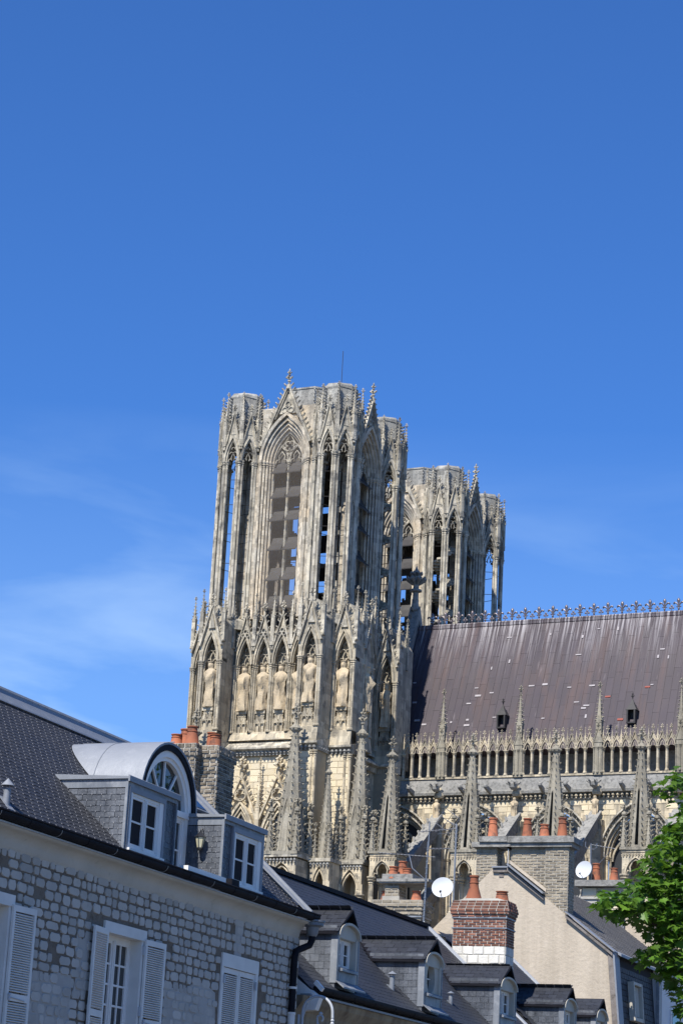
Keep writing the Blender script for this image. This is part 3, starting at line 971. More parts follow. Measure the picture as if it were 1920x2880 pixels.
# ---- lower south face: two gabled tracery windows in an ashlar wall
aw = MB()
glz = MB()
for cx in (-1.88, 1.75):
    for w, h, y0, y1, t in ((3.3, 4.25, -6.75, -6.3, .22), (2.85, 3.85, -6.6, -6.15, .2), (2.4, 3.4, -6.45, -6.1, .18)):
        aw.band(arch(w, h, 9, cx, 30.1), t, y0, y1)
        for s in (-1, 1):
            shaft(aw, cx + s * w / 2, (y0 + y1) / 2, 24, 30.15, .12, 6, .45)
    aw.box(cx - .06, cx + .06, -6.4, -6.25, 24, 31)
    for s in (-1, 1):
        aw.band(arch(1.15, 1.5, 6, cx + s * .6, 30.1), .1, -6.42, -6.28)
    aw.band(circ(cx, 32.0, .55, 14), .1, -6.42, -6.28, True)
    for k in range(4):
        a = pi / 4 + pi / 2 * k
        aw.band(circ(cx + .28 * cos(a), 32.0 + .28 * sin(a), .24, 7, a - 2.2, a + 2.2, False), .07, -6.4, -6.3)
    glz.prism(arch(2.3, 3.3, 8, cx, 30.1) + [(cx + 1.15, 24), (cx - 1.15, 24)], -6.235, -6.22)
part('tracery_window', aw, 'limestone', ch, 40)
part('window_glass', glz, 'church_glass', ch)
wg = MB()
for cx in (-1.88, 1.75):
    gable(wg, 3.7, 4.25, cx, 32.4, -6.85, -6.55, .2, 9, None, fill=False, cs=.24)
    wg.band(circ(cx, 35.0, .52, 16), .12, -6.8, -6.55, True)
    for k in range(3):
        a = pi / 2 + 2 * pi / 3 * k
        wg.band(circ(cx + .26 * cos(a), 35.0 + .26 * sin(a), .27, 8, a - 1.9, a + 1.9, False), .08, -6.78, -6.6)
    wg.lathe([(.13, 0), (.1, 1.6)], (cx, -6.7, 36.3), 6)
    finial(wg, cx, -6.7, 36.5, 2.0, .5)
for x in (-3.72, -.08, 3.6):
    pinnacle(wg, x, -6.7, 29.8, .42, 4.0, 3.6, 10)
part('window_gable', wg, 'limestone', ch)
def outside_gables(a, b2, z0, z1):
    for cx in (-1.88, 1.75):
        for xx in (a, b2, (a + b2) / 2):
            if abs(xx - cx) < 1.75 and z0 < 30.1 + arch_h(abs(xx - cx), 3.3, 4.2):
                return False
    return True
def arch_h(dx, w, h):
    if dx >= w / 2:
        return 0
    r = (w * w / 4 + h * h) / w
    return sqrt(max(0, r * r - (dx + r - w / 2) ** 2))
tw = bpy.data.objects['tower_wall']
ashlar(tw, -3.85, 3.85, 30.0, 38.45, -6.205, .56, 1.15, 'pale_ashlar', outside_gables, seed=3)
bt = bpy.data.objects['buttress']
ashlar(bt, 3.95, 6.0, 29.0, 38.4, -8.365, .56, 1.0, 'pale_ashlar', seed=5)
ashlar(bt, 6.15, 8.2, 29.0, 38.4, -6.005, .56, 1.0, 'pale_ashlar', seed=6)

# ---- crocketed spires on the buttress heads (nave and tower)
def spire(name, x, y, zb, h, half, solid=False):
    """Square open tabernacle, octagonal slit spire, four corner pinnacles."""
    r = inst(name, spire_solid_me if solid else spire_me, ch, (x, y, zb), (0, 0, 0), (half, half, h / 10.4))
    for sx in (-1, 1):
        for sy in (-1, 1):
            inst('corner_pinnacle', cpin_me, r, (sx * .92, sy * .92, 0), (0, 0, 0), (1, 1, 1))
    return r
s = MB()
def slit_spire(s, r0, r1, z0, z1, slit=True):
    n = 8
    for k in range(n):
        a0, a1 = pi / 8 + pi / 4 * k, pi / 8 + pi / 4 * (k + 1)
        A, B = Vector((r0 * cos(a0), r0 * sin(a0), z0)), Vector((r0 * cos(a1), r0 * sin(a1), z0))
        C, D = Vector((r1 * cos(a1), r1 * sin(a1), z1)), Vector((r1 * cos(a0), r1 * sin(a0), z1))
        if not slit or k % 2 == 0:
            s.add([tuple(A), tuple(B), tuple(C), tuple(D)], [(0, 1, 2, 3)])
        else:                                        # a slit left open in the lower part of this face
            def P(u, v):
                lo = A.lerp(B, u); hi = D.lerp(C, u)
                return lo.lerp(hi, v)
            f0, f1 = .02, .57
            g0, g1 = .33, .67
            pts = [P(0, 0), P(g0, f0), P(g0 - .0, f1), P(0, f1), P(1, 0), P(g1, f0), P(g1, f1), P(1, f1), P(0, 1), P(1, 1), P(.5, f1 + .04)]
            s.add([tuple(p) for p in pts], [(0, 1, 2, 3), (5, 4, 7, 6), (0, 4, 5, 1), (3, 2, 10, 6, 7, 9, 8)])
            inn = Vector((cos((a0 + a1) / 2), sin((a0 + a1) / 2), 0)) * -.14
            ed = [P(g0, f0), P(g0, f1), P(.5, f1 + .04), P(g1, f1), P(g1, f0)]
            s.add([tuple(p) for p in ed] + [tuple(p + inn) for p in ed], [(i, i + 1, i + 6, i + 5) for i in range(4)])
        for i in range(15):
            t = (i + .5) / 15
            p = A.lerp(D, t)
            crocket(s, p, (cos(a0), sin(a0), 0), .165 - .06 * t)
def spire_mesh(slit):
    s = MB()
    slit_spire(s, 1.02, .2, .15, 8.3, slit)
    if not slit:
        for k in range(8):                            # blind panels with gablets on the faces
            q = MB()
            y0 = -.93
            T = RZ(pi / 4 * k) @ Matrix.Translation((0, y0, .2)) @ Matrix.Rotation(-atan2(.76, 8.15), 4, 'X')
            q.band([(-.24, 0), (-.2, 2.4), (0, 3.1), (.2, 2.4), (.24, 0)], .06, -.05, .04)
            q.band([(-.27, 2.3), (0, 3.6), (.27, 2.3)], .06, -.08, .04)
            s.join(q, T)
    spire_top(s)
    return s.mesh('buttress_spire', 'mossy_stone')
def spire_top(s):
    s.lathe([(.22, 8.2), (.2, 8.35), (.34, 8.5), (.38, 8.65), (.24, 8.85), (.13, 8.95)], n=8)
    for k in range(8):
        a = pi / 4 * k
        crocket(s, (.27 * cos(a), .27 * sin(a), 8.55), (cos(a), sin(a), 0), .16)
    finial(s, 0, 0, 8.8, 1.6, .32)
    s.box(-1.12, 1.12, -1.12, 1.12, -.12, .12)
spire_me, spire_solid_me = spire_mesh(True), spire_mesh(False)
s = MB()
s.box(-.24, .24, -.24, .24, -.1, .12)
s.lathe([(.29, .1), (.05, 2.75)], n=6)
for k in range(6):
    a = pi / 3 * k
    for i in range(7):
        t = (i + .5) / 7
        rr = .29 * (1 - t) + .05 * t
        crocket(s, (rr * cos(a), rr * sin(a), .1 + 2.65 * t), (cos(a), sin(a), 0), .13)
s.lathe([(.06, 2.7), (.2, 2.8), (.2, 2.95), (.08, 3.05)], n=8)
finial(s, 0, 0, 3.0, .7, .24)
cpin_me = s.mesh('corner_pinnacle', 'mossy_stone')

def tabernacle_mesh():
    """Open housing below a spire: four columns, cusped arches, dentilled cornice."""
    t = MB()
    t.box(-1.2, 1.2, -1.2, 1.2, -.32, -.12)
    for k in range(4):
        Rm = RZ(pi / 2 * k)
        q = MB()
        q.spandrel(arch(1.7, 1.35, 7, 0, -2.1), -.34, -1.15, -.9)
        q.band(arch(1.75, 1.4, 7, 0, -2.1), .1, -1.22, -1.1)
        q.band([(-.85, -2.1), (-.7, -1.75), (-.45, -1.85), (-.5, -1.5), (-.3, -1.05), (0, -.9), (.3, -1.05), (.5, -1.5), (.45, -1.85), (.7, -1.75), (.85, -2.1)], .1, -1.1, -.95)
        shaft(q, -1.0, -1.0, -5.2, -2.05, .22, 8, .6)
        q.box(-1.16, -.84, -1.16, -.84, -2.1, -.34)
        frieze(q, -1.15, 1.15, -1.2, -.5, None, .1, .25)
        t.join(q, Rm)
    t.box(-1.3, 1.3, -1.3, 1.3, -5.6, -5.2)
    t.box(-1.1, 1.1, -1.1, 2.4, -20, -5.6)
    t.box(-.9, .9, .95, 2.4, -5.6, -.35)
    return t
ME_tab = tabernacle_mesh().mesh('tabernacle', 'limestone')
BAY = [4.57 + 7.5 * k for k in range(6)]               # pier lines of the nave: 4.57 is inside the tower
for x in BAY[1:]:
    spire('buttress_spire', x, -5.5, 29.75, 10.3, 1.15)
    inst('tabernacle', ME_tab, ch, (x, -5.5, 29.75))
spire('buttress_spire', 4.85, -10.0, 29.1, 13.2, 1.35, True)
spire('buttress_spire', 9.1, -5.5, 29.0, 13.6, 1.2, True)
spire('buttress_spire', 7.25, -7.95, 28.8, 9.3, .72, True)
spire('buttress_spire', -5.0, -10.0, 29.1, 13.2, 1.35, True)
def canopy(x0, x1, y, z, w=1.9):
    pass
q = MB()
q.box(3.3, 6.4, -11.5, -8.4, 28.75, 29.05)
q.box(6.3, 8.4, -9.2, -6.0, 28.65, 28.95)
q.box(7.8, 10.4, -6.9, -4.1, 28.72, 29.02)
q.box(-6.4, -3.4, -11.5, -8.4, 28.75, 29.05)
part('offset_cornice', q, 'grey_limestone', ch)
frieze_part(3.4, 6.3, -11.4, 28.5, None, .14, .3)
frieze_part(6.4, 8.3, -9.15, 28.42, None, .14, .3)
frieze_part(7.9, 10.3, -6.85, 28.5, None, .14, .3)
frieze_part(8.5, 11.3, -6.3, 28.5, RZ(pi / 2), .14, .3)
for x0, x1, yf, yb in ((3.5, 6.2, -11.3, -8.4), (6.45, 8.25, -9.1, -6.0), (8.0, 10.25, -6.8, -4.3), (-6.2, -3.6, -11.3, -8.4)):
    q = MB()
    cx, w = (x0 + x1) / 2, x1 - x0
    q.box(x0, x1, yf + 2.1, yb, 0, 28.64)
    q.box(x0, x1, yf + .9, yf + 2.15, 0, 24.5)
    q.box(x0, x1, yf + .95, yf + 2.15, 28.3, 28.64)
    q.box(x0, x0 + .2, yf + .9, yf + 2.15, 24.5, 28.3)
    q.box(x1 - .2, x1, yf + .9, yf + 2.15, 24.5, 28.3)
    for s_ in (-1, 1):
        xx = cx + s_ * (w / 2 - .18)
        q.box(xx - .18, xx + .18, yf + .05, yf + .95, 27.0, 28.64)
        shaft(q, xx, yf + .25, 22.5, 26.2, .24, 8, .6)
        q.box(xx - .3, xx + .3, yf, yf + .6, 26.2, 27.0)
    q.spandrel(arch(w - .6, 1.65, 7, cx, 26.6), 28.64, yf + .06, yf + .5)
    q.band(arch(w - .55, 1.75, 7, cx, 26.6), .12, yf - .04, yf + .2)
    q.band(arch(w - .9, 1.4, 7, cx, 26.6), .1, yf + .1, yf + .4)
    part('buttress_canopy', q, 'limestone', ch)

# ---- nave: clerestory wall with great windows
NX0, NX1, NY = 5.0, 44.0, 5.5
centers = [BAY[k] + 3.75 for k in range(5)]
q = MB()
gl = MB()
hd = MB()
for cx in centers:
    q.spandrel(arch(6.2, 4.25, 12, cx, 30.9), 36.3, NY, NY + .9)
    q.box(cx - 3.75, cx - 3.1, NY, NY + .9, 0, 36.3)
    q.box(cx + 3.1, cx + 3.75, NY, NY + .9, 0, 36.3)
    q.box(cx - 3.1, cx + 3.1, NY, NY + .9, 0, 22)
    for w, h, y0, y1, t in ((5.9, 4.0, NY + .1, NY + .5, .2), (5.5, 3.7, NY + .35, NY + .8, .16)):
        q.band(arch(w, h, 12, cx, 30.9), t, y0, y1)
        for s_ in (-1, 1):
            shaft(q, cx + s_ * w / 2, (y0 + y1) / 2, 22, 31.0, .13, 6, .4)
    q.box(cx - .1, cx + .1, NY + .55, NY + .75, 22, 31.5)
    for s_ in (-1, 1):
        q.band(arch(2.5, 2.0, 8, cx + s_ * 1.3, 30.6), .16, NY + .5, NY + .75)
    q.band(circ(cx, 32.6, .95, 18), .14, NY + .5, NY + .75, True)
    for k in range(6):
        a = pi / 3 * k
        q.band(circ(cx + .55 * cos(a), 32.6 + .55 * sin(a), .3, 7, a - 2, a + 2, False), .08, NY + .55, NY + .7)
    gl.prism(arch(5.6, 3.8, 10, cx, 30.9) + [(cx + 2.8, 22), (cx - 2.8, 22)], NY + .80, NY + .82)
    hd.band(arch(6.95, 4.85, 12, cx, 30.9), .13, NY - .38, NY)
    hd.band(arch(6.25, 4.3, 12, cx, 30.9), .12, NY - .2, NY + .1)
    pts = arch(6.55, 4.52, 14, cx, 30.9)
    for i in range(len(pts)):
        nx = pts[min(i + 1, len(pts) - 1)][0] - pts[max(i - 1, 0)][0]
        nz = pts[min(i + 1, len(pts) - 1)][1] - pts[max(i - 1, 0)][1]
        L = hypot(nx, nz)
        crocket(hd, (pts[i][0] + nz / L * .05, NY - .15, pts[i][1] - nx / L * .05), (-nz / L, 0, nx / L), .26)
cw = part('nave_wall', q, 'limestone', ch, 40)
part('window_glass', gl, 'church_glass', ch)
part('window_hood', hd, 'grey_limestone', ch)
for i, cx in enumerate(centers):
    def keep(a, b2, z0, z1, cx=cx):
        for xx in (a, b2, (a + b2) / 2):
            if z0 < 30.9 + arch_h(abs(xx - cx), 7.15, 5.0) and abs(xx - cx) < 3.56:
                return False
        return True
    ashlar(cw, max(cx - 3.75, 5.9), cx + 3.75, 29.9, 36.0, NY - .005, .47, .95, 'pale_ashlar', keep, seed=20 + i, single=i < 4)

# cornice, sloping gutter stones, spouts
q = MB()
q.prism([(NY, 36.02), (NY - .12, 36.02), (NY - .18, 36.12), (NY, 36.16)], NX0, NX1, 'x')
q.prism([(NY, 36.55), (NY - .55, 36.62), (NY - .6, 36.86), (NY - .5, 36.92), (NY - .35, 37.75), (NY - .25, 38.15), (NY + .9, 38.15), (NY + .9, 36.3), (NY, 36.3)], NX0, NX1, 'x')
part('nave_cornice', q, 'coping', ch)
frieze_part(NX0 + .8, NX1, NY - .3, 36.36, None, .17, .42, 'limestone')

def spout(mb, L=1.25):
    mb.prism([(0, -.28), (0, .2), (-L, .42), (-L - .1, .2), (-L, .1)], -.13, .13, 'x')
    mb.lathe([(.05, -.2), (.2, -.05), (.2, .12), (.06, .24)], (0, -L - .05, .3), 7)
    crocket(mb, (.12, -L + .1, .42), (.6, .4, .6), .2)
    crocket(mb, (-.12, -L + .1, .42), (-.6, .4, .6), .2)
q = MB(); spout(q)
ME_spout = q.mesh('gargoyle', 'coping')
q = MB()
spout(q, 1.0)
q.lathe([(.12, -.3), (.36, -.1), (.42, .2), (.3, .5), (.1, .62)], (0, -.95, .15), 8)
for k in range(6):
    a = pi / 3 * k
    crocket(q, (.36 * cos(a), -.95 + .36 * sin(a), .3), (cos(a), sin(a), .2), .28)
ME_head = q.mesh('gargoyle', 'coping')
for x in BAY[1:]:
    inst('gargoyle', ME_head, ch, (x, NY - .4, 36.95))
for x in centers:
    for d in (-1.25, 1.25):
        inst('gargoyle', ME_spout, ch, (x + d, NY - .45, 36.85), (0, 0, RND.uniform(-.1, .1)), (.95, .85, 1))

# open parapet arcade
u = 7.5 / 9
q = MB()
shaft(q, -u / 2, 0, 38.3, 40.55, .125, 6, .3)
q.box(-u / 2 - .10, -u / 2 + .10, .04, .26, 38.2, 40.5)
q.band(arch(u - .12, .82, 6, 0, 40.5), .085, -.12, .14)
q.spandrel(arch(u, .9, 6, 0, 40.5), lambda x: max(41.05, 41.75 - abs(x) * 2.0), -.02, .1)
q.band([(-u * .36, 40.55), (-u * .16, 40.62), (-u * .12, 40.85), (0, 41.0), (u * .12, 40.85), (u * .16, 40.62), (u * .36, 40.55)], .045, -.05, .05)
gable(q, u * .98, 1.0, 0, 40.85, -.14, .02, .07, 3, (.72, .16), fill=False, cs=.1)
q.band(circ(0, 41.3, .1, 7), .04, -.1, 0, True)
pinnacle(q, -u / 2, 0, 40.6, .15, .9, .75, 3)
q.box(-u / 2, u / 2, -.12, .2, 38.13, 38.3)
ME_arc = q.mesh('parapet_arch', 'limestone')
q = MB()
q.box(-.36, .36, -.2, .6, 38.12, 41.4)
for x, y in ((-.36, -.2), (0, -.22), (.36, -.2)):
    shaft(q, x, y, 38.3, 40.6, .08, 6, .3)
gable(q, .85, 1.25, 0, 41.0, -.3, -.1, .09, 3, (.6, .16), fill=True, cs=.12)
pinnacle(q, 0, .1, 41.3, .52, 1.5, 3.0, 8)
ME_pp = q.mesh('parapet_pinnacle', 'mossy_stone')
x = BAY[0] + u
for k in range(46):
    xx = BAY[0] + u * (k + .5) + u / 2
    if xx < 6.6 or xx > NX1 - .6:
        continue
    if (k + 1) % 9 == 0:
        inst('parapet_pinnacle', ME_pp, ch, (xx, NY - .25, 0))
    else:
        inst('parapet_arch', ME_arc, ch, (xx, NY - .25, 0))

# flying buttresses: raking coping, arched underside, crockets
def flyer_mesh(zt, zb, y0=4.9, y1=-4.6):
    q = MB()
    n = 12
    arc = []
    for i in range(n + 1):
        t = i / n
        y = y0 + (y1 - y0) * t
        arc.append((y, zt - 1.3 - (zt - zb) * t - 1.9 * sin(pi * t * .5) ** 2 * 0 - 1.2 * (t ** 2)))
    top = lambda y: zt + (zb - zt) * (y0 - y) / (y0 - y1)
    vs, fs = [], []
    for y, z in arc:
        vs += [(-.3, y, z), (-.3, y, top(y)), (.3, y, top(y)), (.3, y, z)]
    for i in range(n):
        a, b2 = i * 4, i * 4 + 4
        for k in range(4):
            k2 = (k + 1) % 4
            fs.append((a + k, b2 + k, b2 + k2, a + k2))
    fs += [(0, 1, 2, 3), (n * 4 + 3, n * 4 + 2, n * 4 + 1, n * 4)]
    q.add(vs, fs)
    q.prism([(y0, top(y0)), (y1, top(y1)), (y1, top(y1) + .3), (y0, top(y0) + .3)], -.52, .52, 'x')
    ln = hypot(y0 - y1, zt - zb)
    for i in range(9):
        y = y0 - 1.0 + (y1 - y0 + 1.0) * (i + .5) / 9
        crocket(q, (-.3, y, top(y) + .32), (-.3, .4, .8), .3)
    return q
ME_fly = flyer_mesh(34.6, 27.6).mesh('flying_buttress', 'coping')
ME_fly2 = flyer_mesh(28.6, 22.0).mesh('flying_buttress', 'coping')
for x in BAY[1:]:
    inst('flying_buttress', ME_fly, ch, (x, 0, 0))
    inst('flying_buttress', ME_fly2, ch, (x, 0, 0))
q = MB()
for x in BAY[1:]:
    q.box(x - .55, x + .55, 4.75, 5.5, 0, 33.6)
    q.prism([(5.5, 33.6), (5.5, 34.1), (4.6, 34.1), (4.75, 33.6)], x - .6, x + .6, 'x')
    shaft(q, x, 5.1, 33.2, 34.1, .3, 8, .5)
    q.lathe([(.4, 0), (.5, .2), (.22, .9), (.05, 1.0)], (x, 5.05, 36.35), 8)
part('wall_pier', q, 'limestone', ch)
# aisle block under the flyers
q = MB()
q.box(8.4, NX1, -5.0, 5.5, 0, 20)
q.prism([(-5.2, 20), (5.5, 20), (5.5, 22)], 8.4, NX1, 'x')
part('aisle', q, 'limestone', ch)

# ---- nave roof of lead sheets, cresting, west gable
RY0, RZ0, RY1, RZ1 = 7.05, 40.95, 12.9, 54.45
q = MB()                                               # passage behind the parapet, under the eaves of the roof
q.box(5.7, NX1, 8.7, 9.0, 37.5, 41.2)
q.box(5.7, NX1, 6.3, 8.8, 37.6, 38.1)
part('parapet_passage', q, 'coping', ch)
q = MB()
q.prism([(RY0, RZ0), (RY1, RZ1), (2 * RY1 - RY0, RZ0), (17.5, 40.4), (8.9, 40.75)], 5.7, NX1, 'x')
roof = part('nave_roof', q, 'lead_sheet', ch)
sl = hypot(RY1 - RY0, RZ1 - RZ0)
ra = atan2(RZ1 - RZ0, RY1 - RY0)
sm = MB()                                              # one sheet: unit square on the slope with a rolled edge
sm.box(-.5, .5, -.5, .5, 0, .03)
ME_sheet = []
for k in range(3):
    sm = MB()
    j = [random.Random(k * 7 + i).uniform(-.012, .012) for i in range(4)]
    sm.add([(-.5, -.5, 0), (.5, -.5, 0), (.5, .5, 0), (-.5, .5, 0), (-.5, -.5, .045 + j[0]), (.5, -.5, .045 + j[1]), (.5, .5, .02), (-.5, .5, .02)],
           [(4, 5, 6, 7), (0, 1, 5, 4), (1, 2, 6, 5), (3, 0, 4, 7)])
    sm.box(-.54, -.44, -.5, .5, 0, .10)
    ME_sheet.append(sm.mesh('lead_sheet', 'lead_sheet'))
rs = random.Random(5)
cw_, rows = .69, 6
ncol = int((NX1 - 6.0) / cw_)
rest = MB()
nsh = 0
for c in range(ncol):
    off = rs.uniform(-.35, .35) if c % 2 else rs.uniform(.6, 1.2)
    edges = [0.0] + [max(.4, min(sl - .4, sl / rows * k + off)) for k in range(1, rows)] + [sl]
    for a, b2 in zip(edges, edges[1:]):
        if b2 - a < .25:
            continue
        m = (a + b2) / 2
        p = Vector((6.05 + cw_ * (c + .5), RY0 + cos(ra) * m, RZ0 + sin(ra) * m))
        nrm = Vector((0, -sin(ra), cos(ra)))
        p += nrm * .012
        if nsh < 300:
            o = inst('lead_sheet', ME_sheet[rs.randrange(3)], roof, p, (ra, 0, 0), (cw_ - .014, b2 - a - .004, rs.uniform(.4, .6)))
            nsh += 1
        else:
            rest.add([(-.5, -.5, .04), (.5, -.5, .04), (.5, .5, .02), (-.5, .5, .02)], [(0, 1, 2, 3)],
                     Matrix.Translation(p) @ Matrix.Rotation(ra, 4, 'X') @ Matrix.Diagonal((cw_ - .02, b2 - a - .02, 1, 1)))
part('lead_sheet', rest, 'lead_sheet', roof, kind='stuff')
pm = MB(); pm.box(-.5, .5, -.5, .5, 0, .05)
ME_patch, ME_rpatch = pm.mesh('lead_patch', 'lead_patch'), pm.mesh('lead_patch', 'red_patch')
for i in range(40):
    x = rs.uniform(6.6, 36); t = rs.uniform(.15, .93) * sl
    red = i in (7, 23, 36)
    w, h = (rs.uniform(.25, .6), rs.uniform(.10, .22)) if rs.random() < .6 else (rs.uniform(.1, .2), rs.uniform(.15, .45))
    p = Vector((x, RY0 + cos(ra) * t, RZ0 + sin(ra) * t)) + Vector((0, -sin(ra), cos(ra))) * .05
    inst('lead_patch', ME_rpatch if red else ME_patch, roof, p, (ra, 0, rs.uniform(-.03, .03)), (w, h, .8))
q = MB()
q.lathe([(.14, 0), (.14, NX1 - 5.9)], n=8, mat=Matrix.Translation((5.9, RY1, RZ1 + .06)) @ Matrix.Rotation(pi / 2, 4, 'Y'))
q.box(5.9, NX1, RY1 - .22, RY1 + .22, RZ1 - .28, RZ1 - .02)
part('ridge_roll', q, 'lead_sheet', roof)
# lily and trefoil of the cresting
q = MB()
def petal(mb, pts, r):
    mb.tube([(x, 0, z) for x, z in pts], r, 6)
petal(q, [(0, .0), (0, .12)], [.1, .04])
petal(q, [(0, .1), (0, .16), (0, .3), (0, .36)], [.03, .09, .1, .04])
petal(q, [(0, .36), (0, .5), (0, .75), (0, .95), (0, 1.12), (0, 1.28)], [.08, .1, .06, .16, .14, .01])
for s_ in (-1, 1):
    petal(q, [(s_ * .03, .44), (s_ * .1, .62), (s_ * .24, .80), (s_ * .38, .84), (s_ * .47, .76), (s_ * .48, .66)], [.05, .06, .075, .09, .085, .02])
    petal(q, [(s_ * .03, .40), (s_ * .2, .39)], [.04, .025])
q.box(-.24, .24, -.06, .06, .40, .46)
ME_lily = q.mesh('fleur_de_lis', 'crest_lead', 50)
q = MB()
petal(q, [(0, 0), (0, .1), (0, .3)], [.07, .035, .03])
for cx, cz in ((-.14, .34), (.14, .34), (0, .52)):
    q.lathe([(.01, -.05), (.11, -.03), (.11, .03), (.01, .05)], n=8, mat=Matrix.Translation((cx, 0, cz)) @ Matrix.Rotation(pi / 2, 4, 'X'))
ME_tref = q.mesh('trefoil_crest', 'crest_lead')
for k in range(27):
    inst('fleur_de_lis', ME_lily, roof, (7.3 + 1.365 * k, RY1, RZ1 + .14), (0, RND.uniform(-.03, .03), RND.uniform(-.12, .12)))
    inst('trefoil_crest', ME_tref, roof, (7.98 + 1.365 * k, RY1, RZ1 + .14))
# roof vents
for x in (16.8, 29.2):
    t = (44.2 - RZ0) / sin(ra)
    p = (x, RY0 + cos(ra) * t, RZ0 + sin(ra) * t)
    q = MB()
    for s_ in (-1, 1):
        q.box(x + s_ * .34 - .07, x + s_ * .34 + .07, p[1] - .9, p[1] + .2, p[2] - 1.0, p[2] + .2)
    q.box(x - .42, x + .42, p[1] - .9, p[1] + .2, p[2] - 1.05, p[2] - .92)
    q.lathe([(.72, 0), (.3, .55), (.03, 1.05)], (x, p[1] - .4, p[2] + .18), 4, ph=pi / 4)
    finial(q, x, p[1] - .4, p[2] + 1.1, .75, .16)
    q.box(x - .35, x + .35, p[1] - .2, p[1] + .1, p[2] - .95, p[2] + .2)
    part('roof_vent', q, 'louvre_slate', roof)
# west gable with its great finial
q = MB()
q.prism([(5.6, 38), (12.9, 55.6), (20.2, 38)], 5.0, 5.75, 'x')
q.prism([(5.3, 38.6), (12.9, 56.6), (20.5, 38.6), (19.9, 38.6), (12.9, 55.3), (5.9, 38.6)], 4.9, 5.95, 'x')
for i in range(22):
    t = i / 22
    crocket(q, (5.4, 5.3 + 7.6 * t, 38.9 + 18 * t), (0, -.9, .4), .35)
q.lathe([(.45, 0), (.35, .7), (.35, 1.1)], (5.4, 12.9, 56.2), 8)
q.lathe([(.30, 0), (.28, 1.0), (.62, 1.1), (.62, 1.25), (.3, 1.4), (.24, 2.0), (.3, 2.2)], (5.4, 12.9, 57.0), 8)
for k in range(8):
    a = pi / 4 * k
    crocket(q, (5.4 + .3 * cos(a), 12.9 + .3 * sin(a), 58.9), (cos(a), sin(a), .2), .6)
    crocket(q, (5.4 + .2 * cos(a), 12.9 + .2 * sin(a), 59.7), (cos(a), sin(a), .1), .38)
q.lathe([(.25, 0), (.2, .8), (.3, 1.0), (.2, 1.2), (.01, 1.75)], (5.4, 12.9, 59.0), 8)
part('west_gable', q, 'coping', ch)  # darker stone colour stands in for the tower's shade on gable and finial

# ================================================================== statues: things that stand in the niches
def statue(seed, h=4.15, crown=True, beard=True):
    """A robed figure: one continuous skin of rings with folds, shoulders, neck and head."""
    r = random.Random(seed)
    prof = [(0, .17, .15), (.03, .18, .155), (.12, .165, .14), (.25, .155, .13), (.38, .155, .125), (.48, .16, .12), (.55, .165, .12), (.62, .165, .125), (.70, .19, .125),
            (.76, .205, .12), (.80, .185, .105), (.825, .125, .09), (.842, .088, .082), (.86, .085, .088), (.885, .088, .096), (.915, .094, .10), (.945, .09, .098), (.965, .086, .092)]
    if crown:
        prof += [(.972, .098, .104), (.998, .104, .11), (.999, .08, .086), (.985, .03, .03)]
    else:
        prof += [(.985, .045, .05), (1.0, .01, .01)]
    n = 20
    ph = [r.uniform(0, 6.28) for _ in range(5)]
    wide = .74 if crown else .8
    sway = r.uniform(-.02, .02)
    am = r.choice((-1, 1))
    vs, fs = [], []
    for i, (z, a, b) in enumerate(prof):
        for k in range(n):
            t = 2 * pi * k / n
            fold = 0
            if z < .78:
                fold = .020 * sin(6 * t + ph[0] + z * 4) + .016 * sin(10 * t + ph[1] - z * 7) + .016 * sin(3 * t + ph[2] + z * 17) + .012 * sin(z * 42 + ph[3] + 2 * t)
            x, y = (a * wide + fold * .8) * cos(t), (b * wide + fold * .8) * sin(t)
            fr = max(0, -sin(t))                       # front is -y
            if .48 < z < .74:                          # forearms laid across the body
                zz = (z - .48) / .26
                c = am * (.10 - .2 * zz)
                y -= .055 * fr * math.exp(-((x - c) / .05) ** 2)
                y -= .045 * fr * math.exp(-((x + c * .8) / .05) ** 2)
            if .86 < z < .955:                         # face: nose, beard
                y -= .022 * math.exp(-((x) / .02) ** 2) * math.exp(-((z - .912) / .018) ** 2) * (1 if sin(t) < 0 else 0)
                if beard:
                    y -= .03 * math.exp(-(x / .035) ** 2) * math.exp(-((z - .872) / .018) ** 2) * (1 if sin(t) < 0 else 0)
            x += sway * sin(pi * z)
            vs.append((x * h, y * h, z * h))
    for i in range(len(prof) - 1):
        for k in range(n):
            k2 = (k + 1) % n
            fs.append((i * n + k, i * n + k2, (i + 1) * n + k2, (i + 1) * n + k))
    fs += [tuple(range(n - 1, -1, -1)), tuple(range((len(prof) - 1) * n, len(prof) * n))]
    m = MB(); m.add(vs, fs)
    return m
def place_statue(x, y, z, rot, label, seed, h=4.15, group=None, **kw):
    o = bpy.data.objects.new('statue', statue(seed, h, **kw).mesh('statue', 'statue_stone', 60))
    COL.objects.link(o)
    o.matrix_world = CATH.m @ Matrix.Translation((x, y, z)) @ RZ(rot)
    o['label'], o['category'] = label, 'statue'
    if group:
        o['group'] = group
    return o
KG = 'stone kings in the gallery of the tower'
place_statue(-2.78, -5.72, 42.72, .1, 'worn stone king in the first niche of the flat gallery wall, beside the corner pier', 1, group=KG)
place_statue(-.93, -5.72, 42.72, -.1, 'stone king in the middle niche of the gallery wall between the two corner piers', 2, group=KG)
place_statue(.93, -5.72, 42.72, .05, 'stone king in the gallery wall niche next to the half hidden king', 3, group=KG)
place_statue(2.78, -5.72, 42.72, 0, 'stone king half hidden behind the projecting corner pier of the gallery', 4, group=KG)
place_statue(-4.97, -8.12, 42.72, -.1, 'stone king in the corner pier at the sky side of the tower', 5, group=KG)
place_statue(4.97, -8.12, 42.72, .15, 'stone king in the projecting corner pier above the tallest crocketed spire', 6, group=KG)
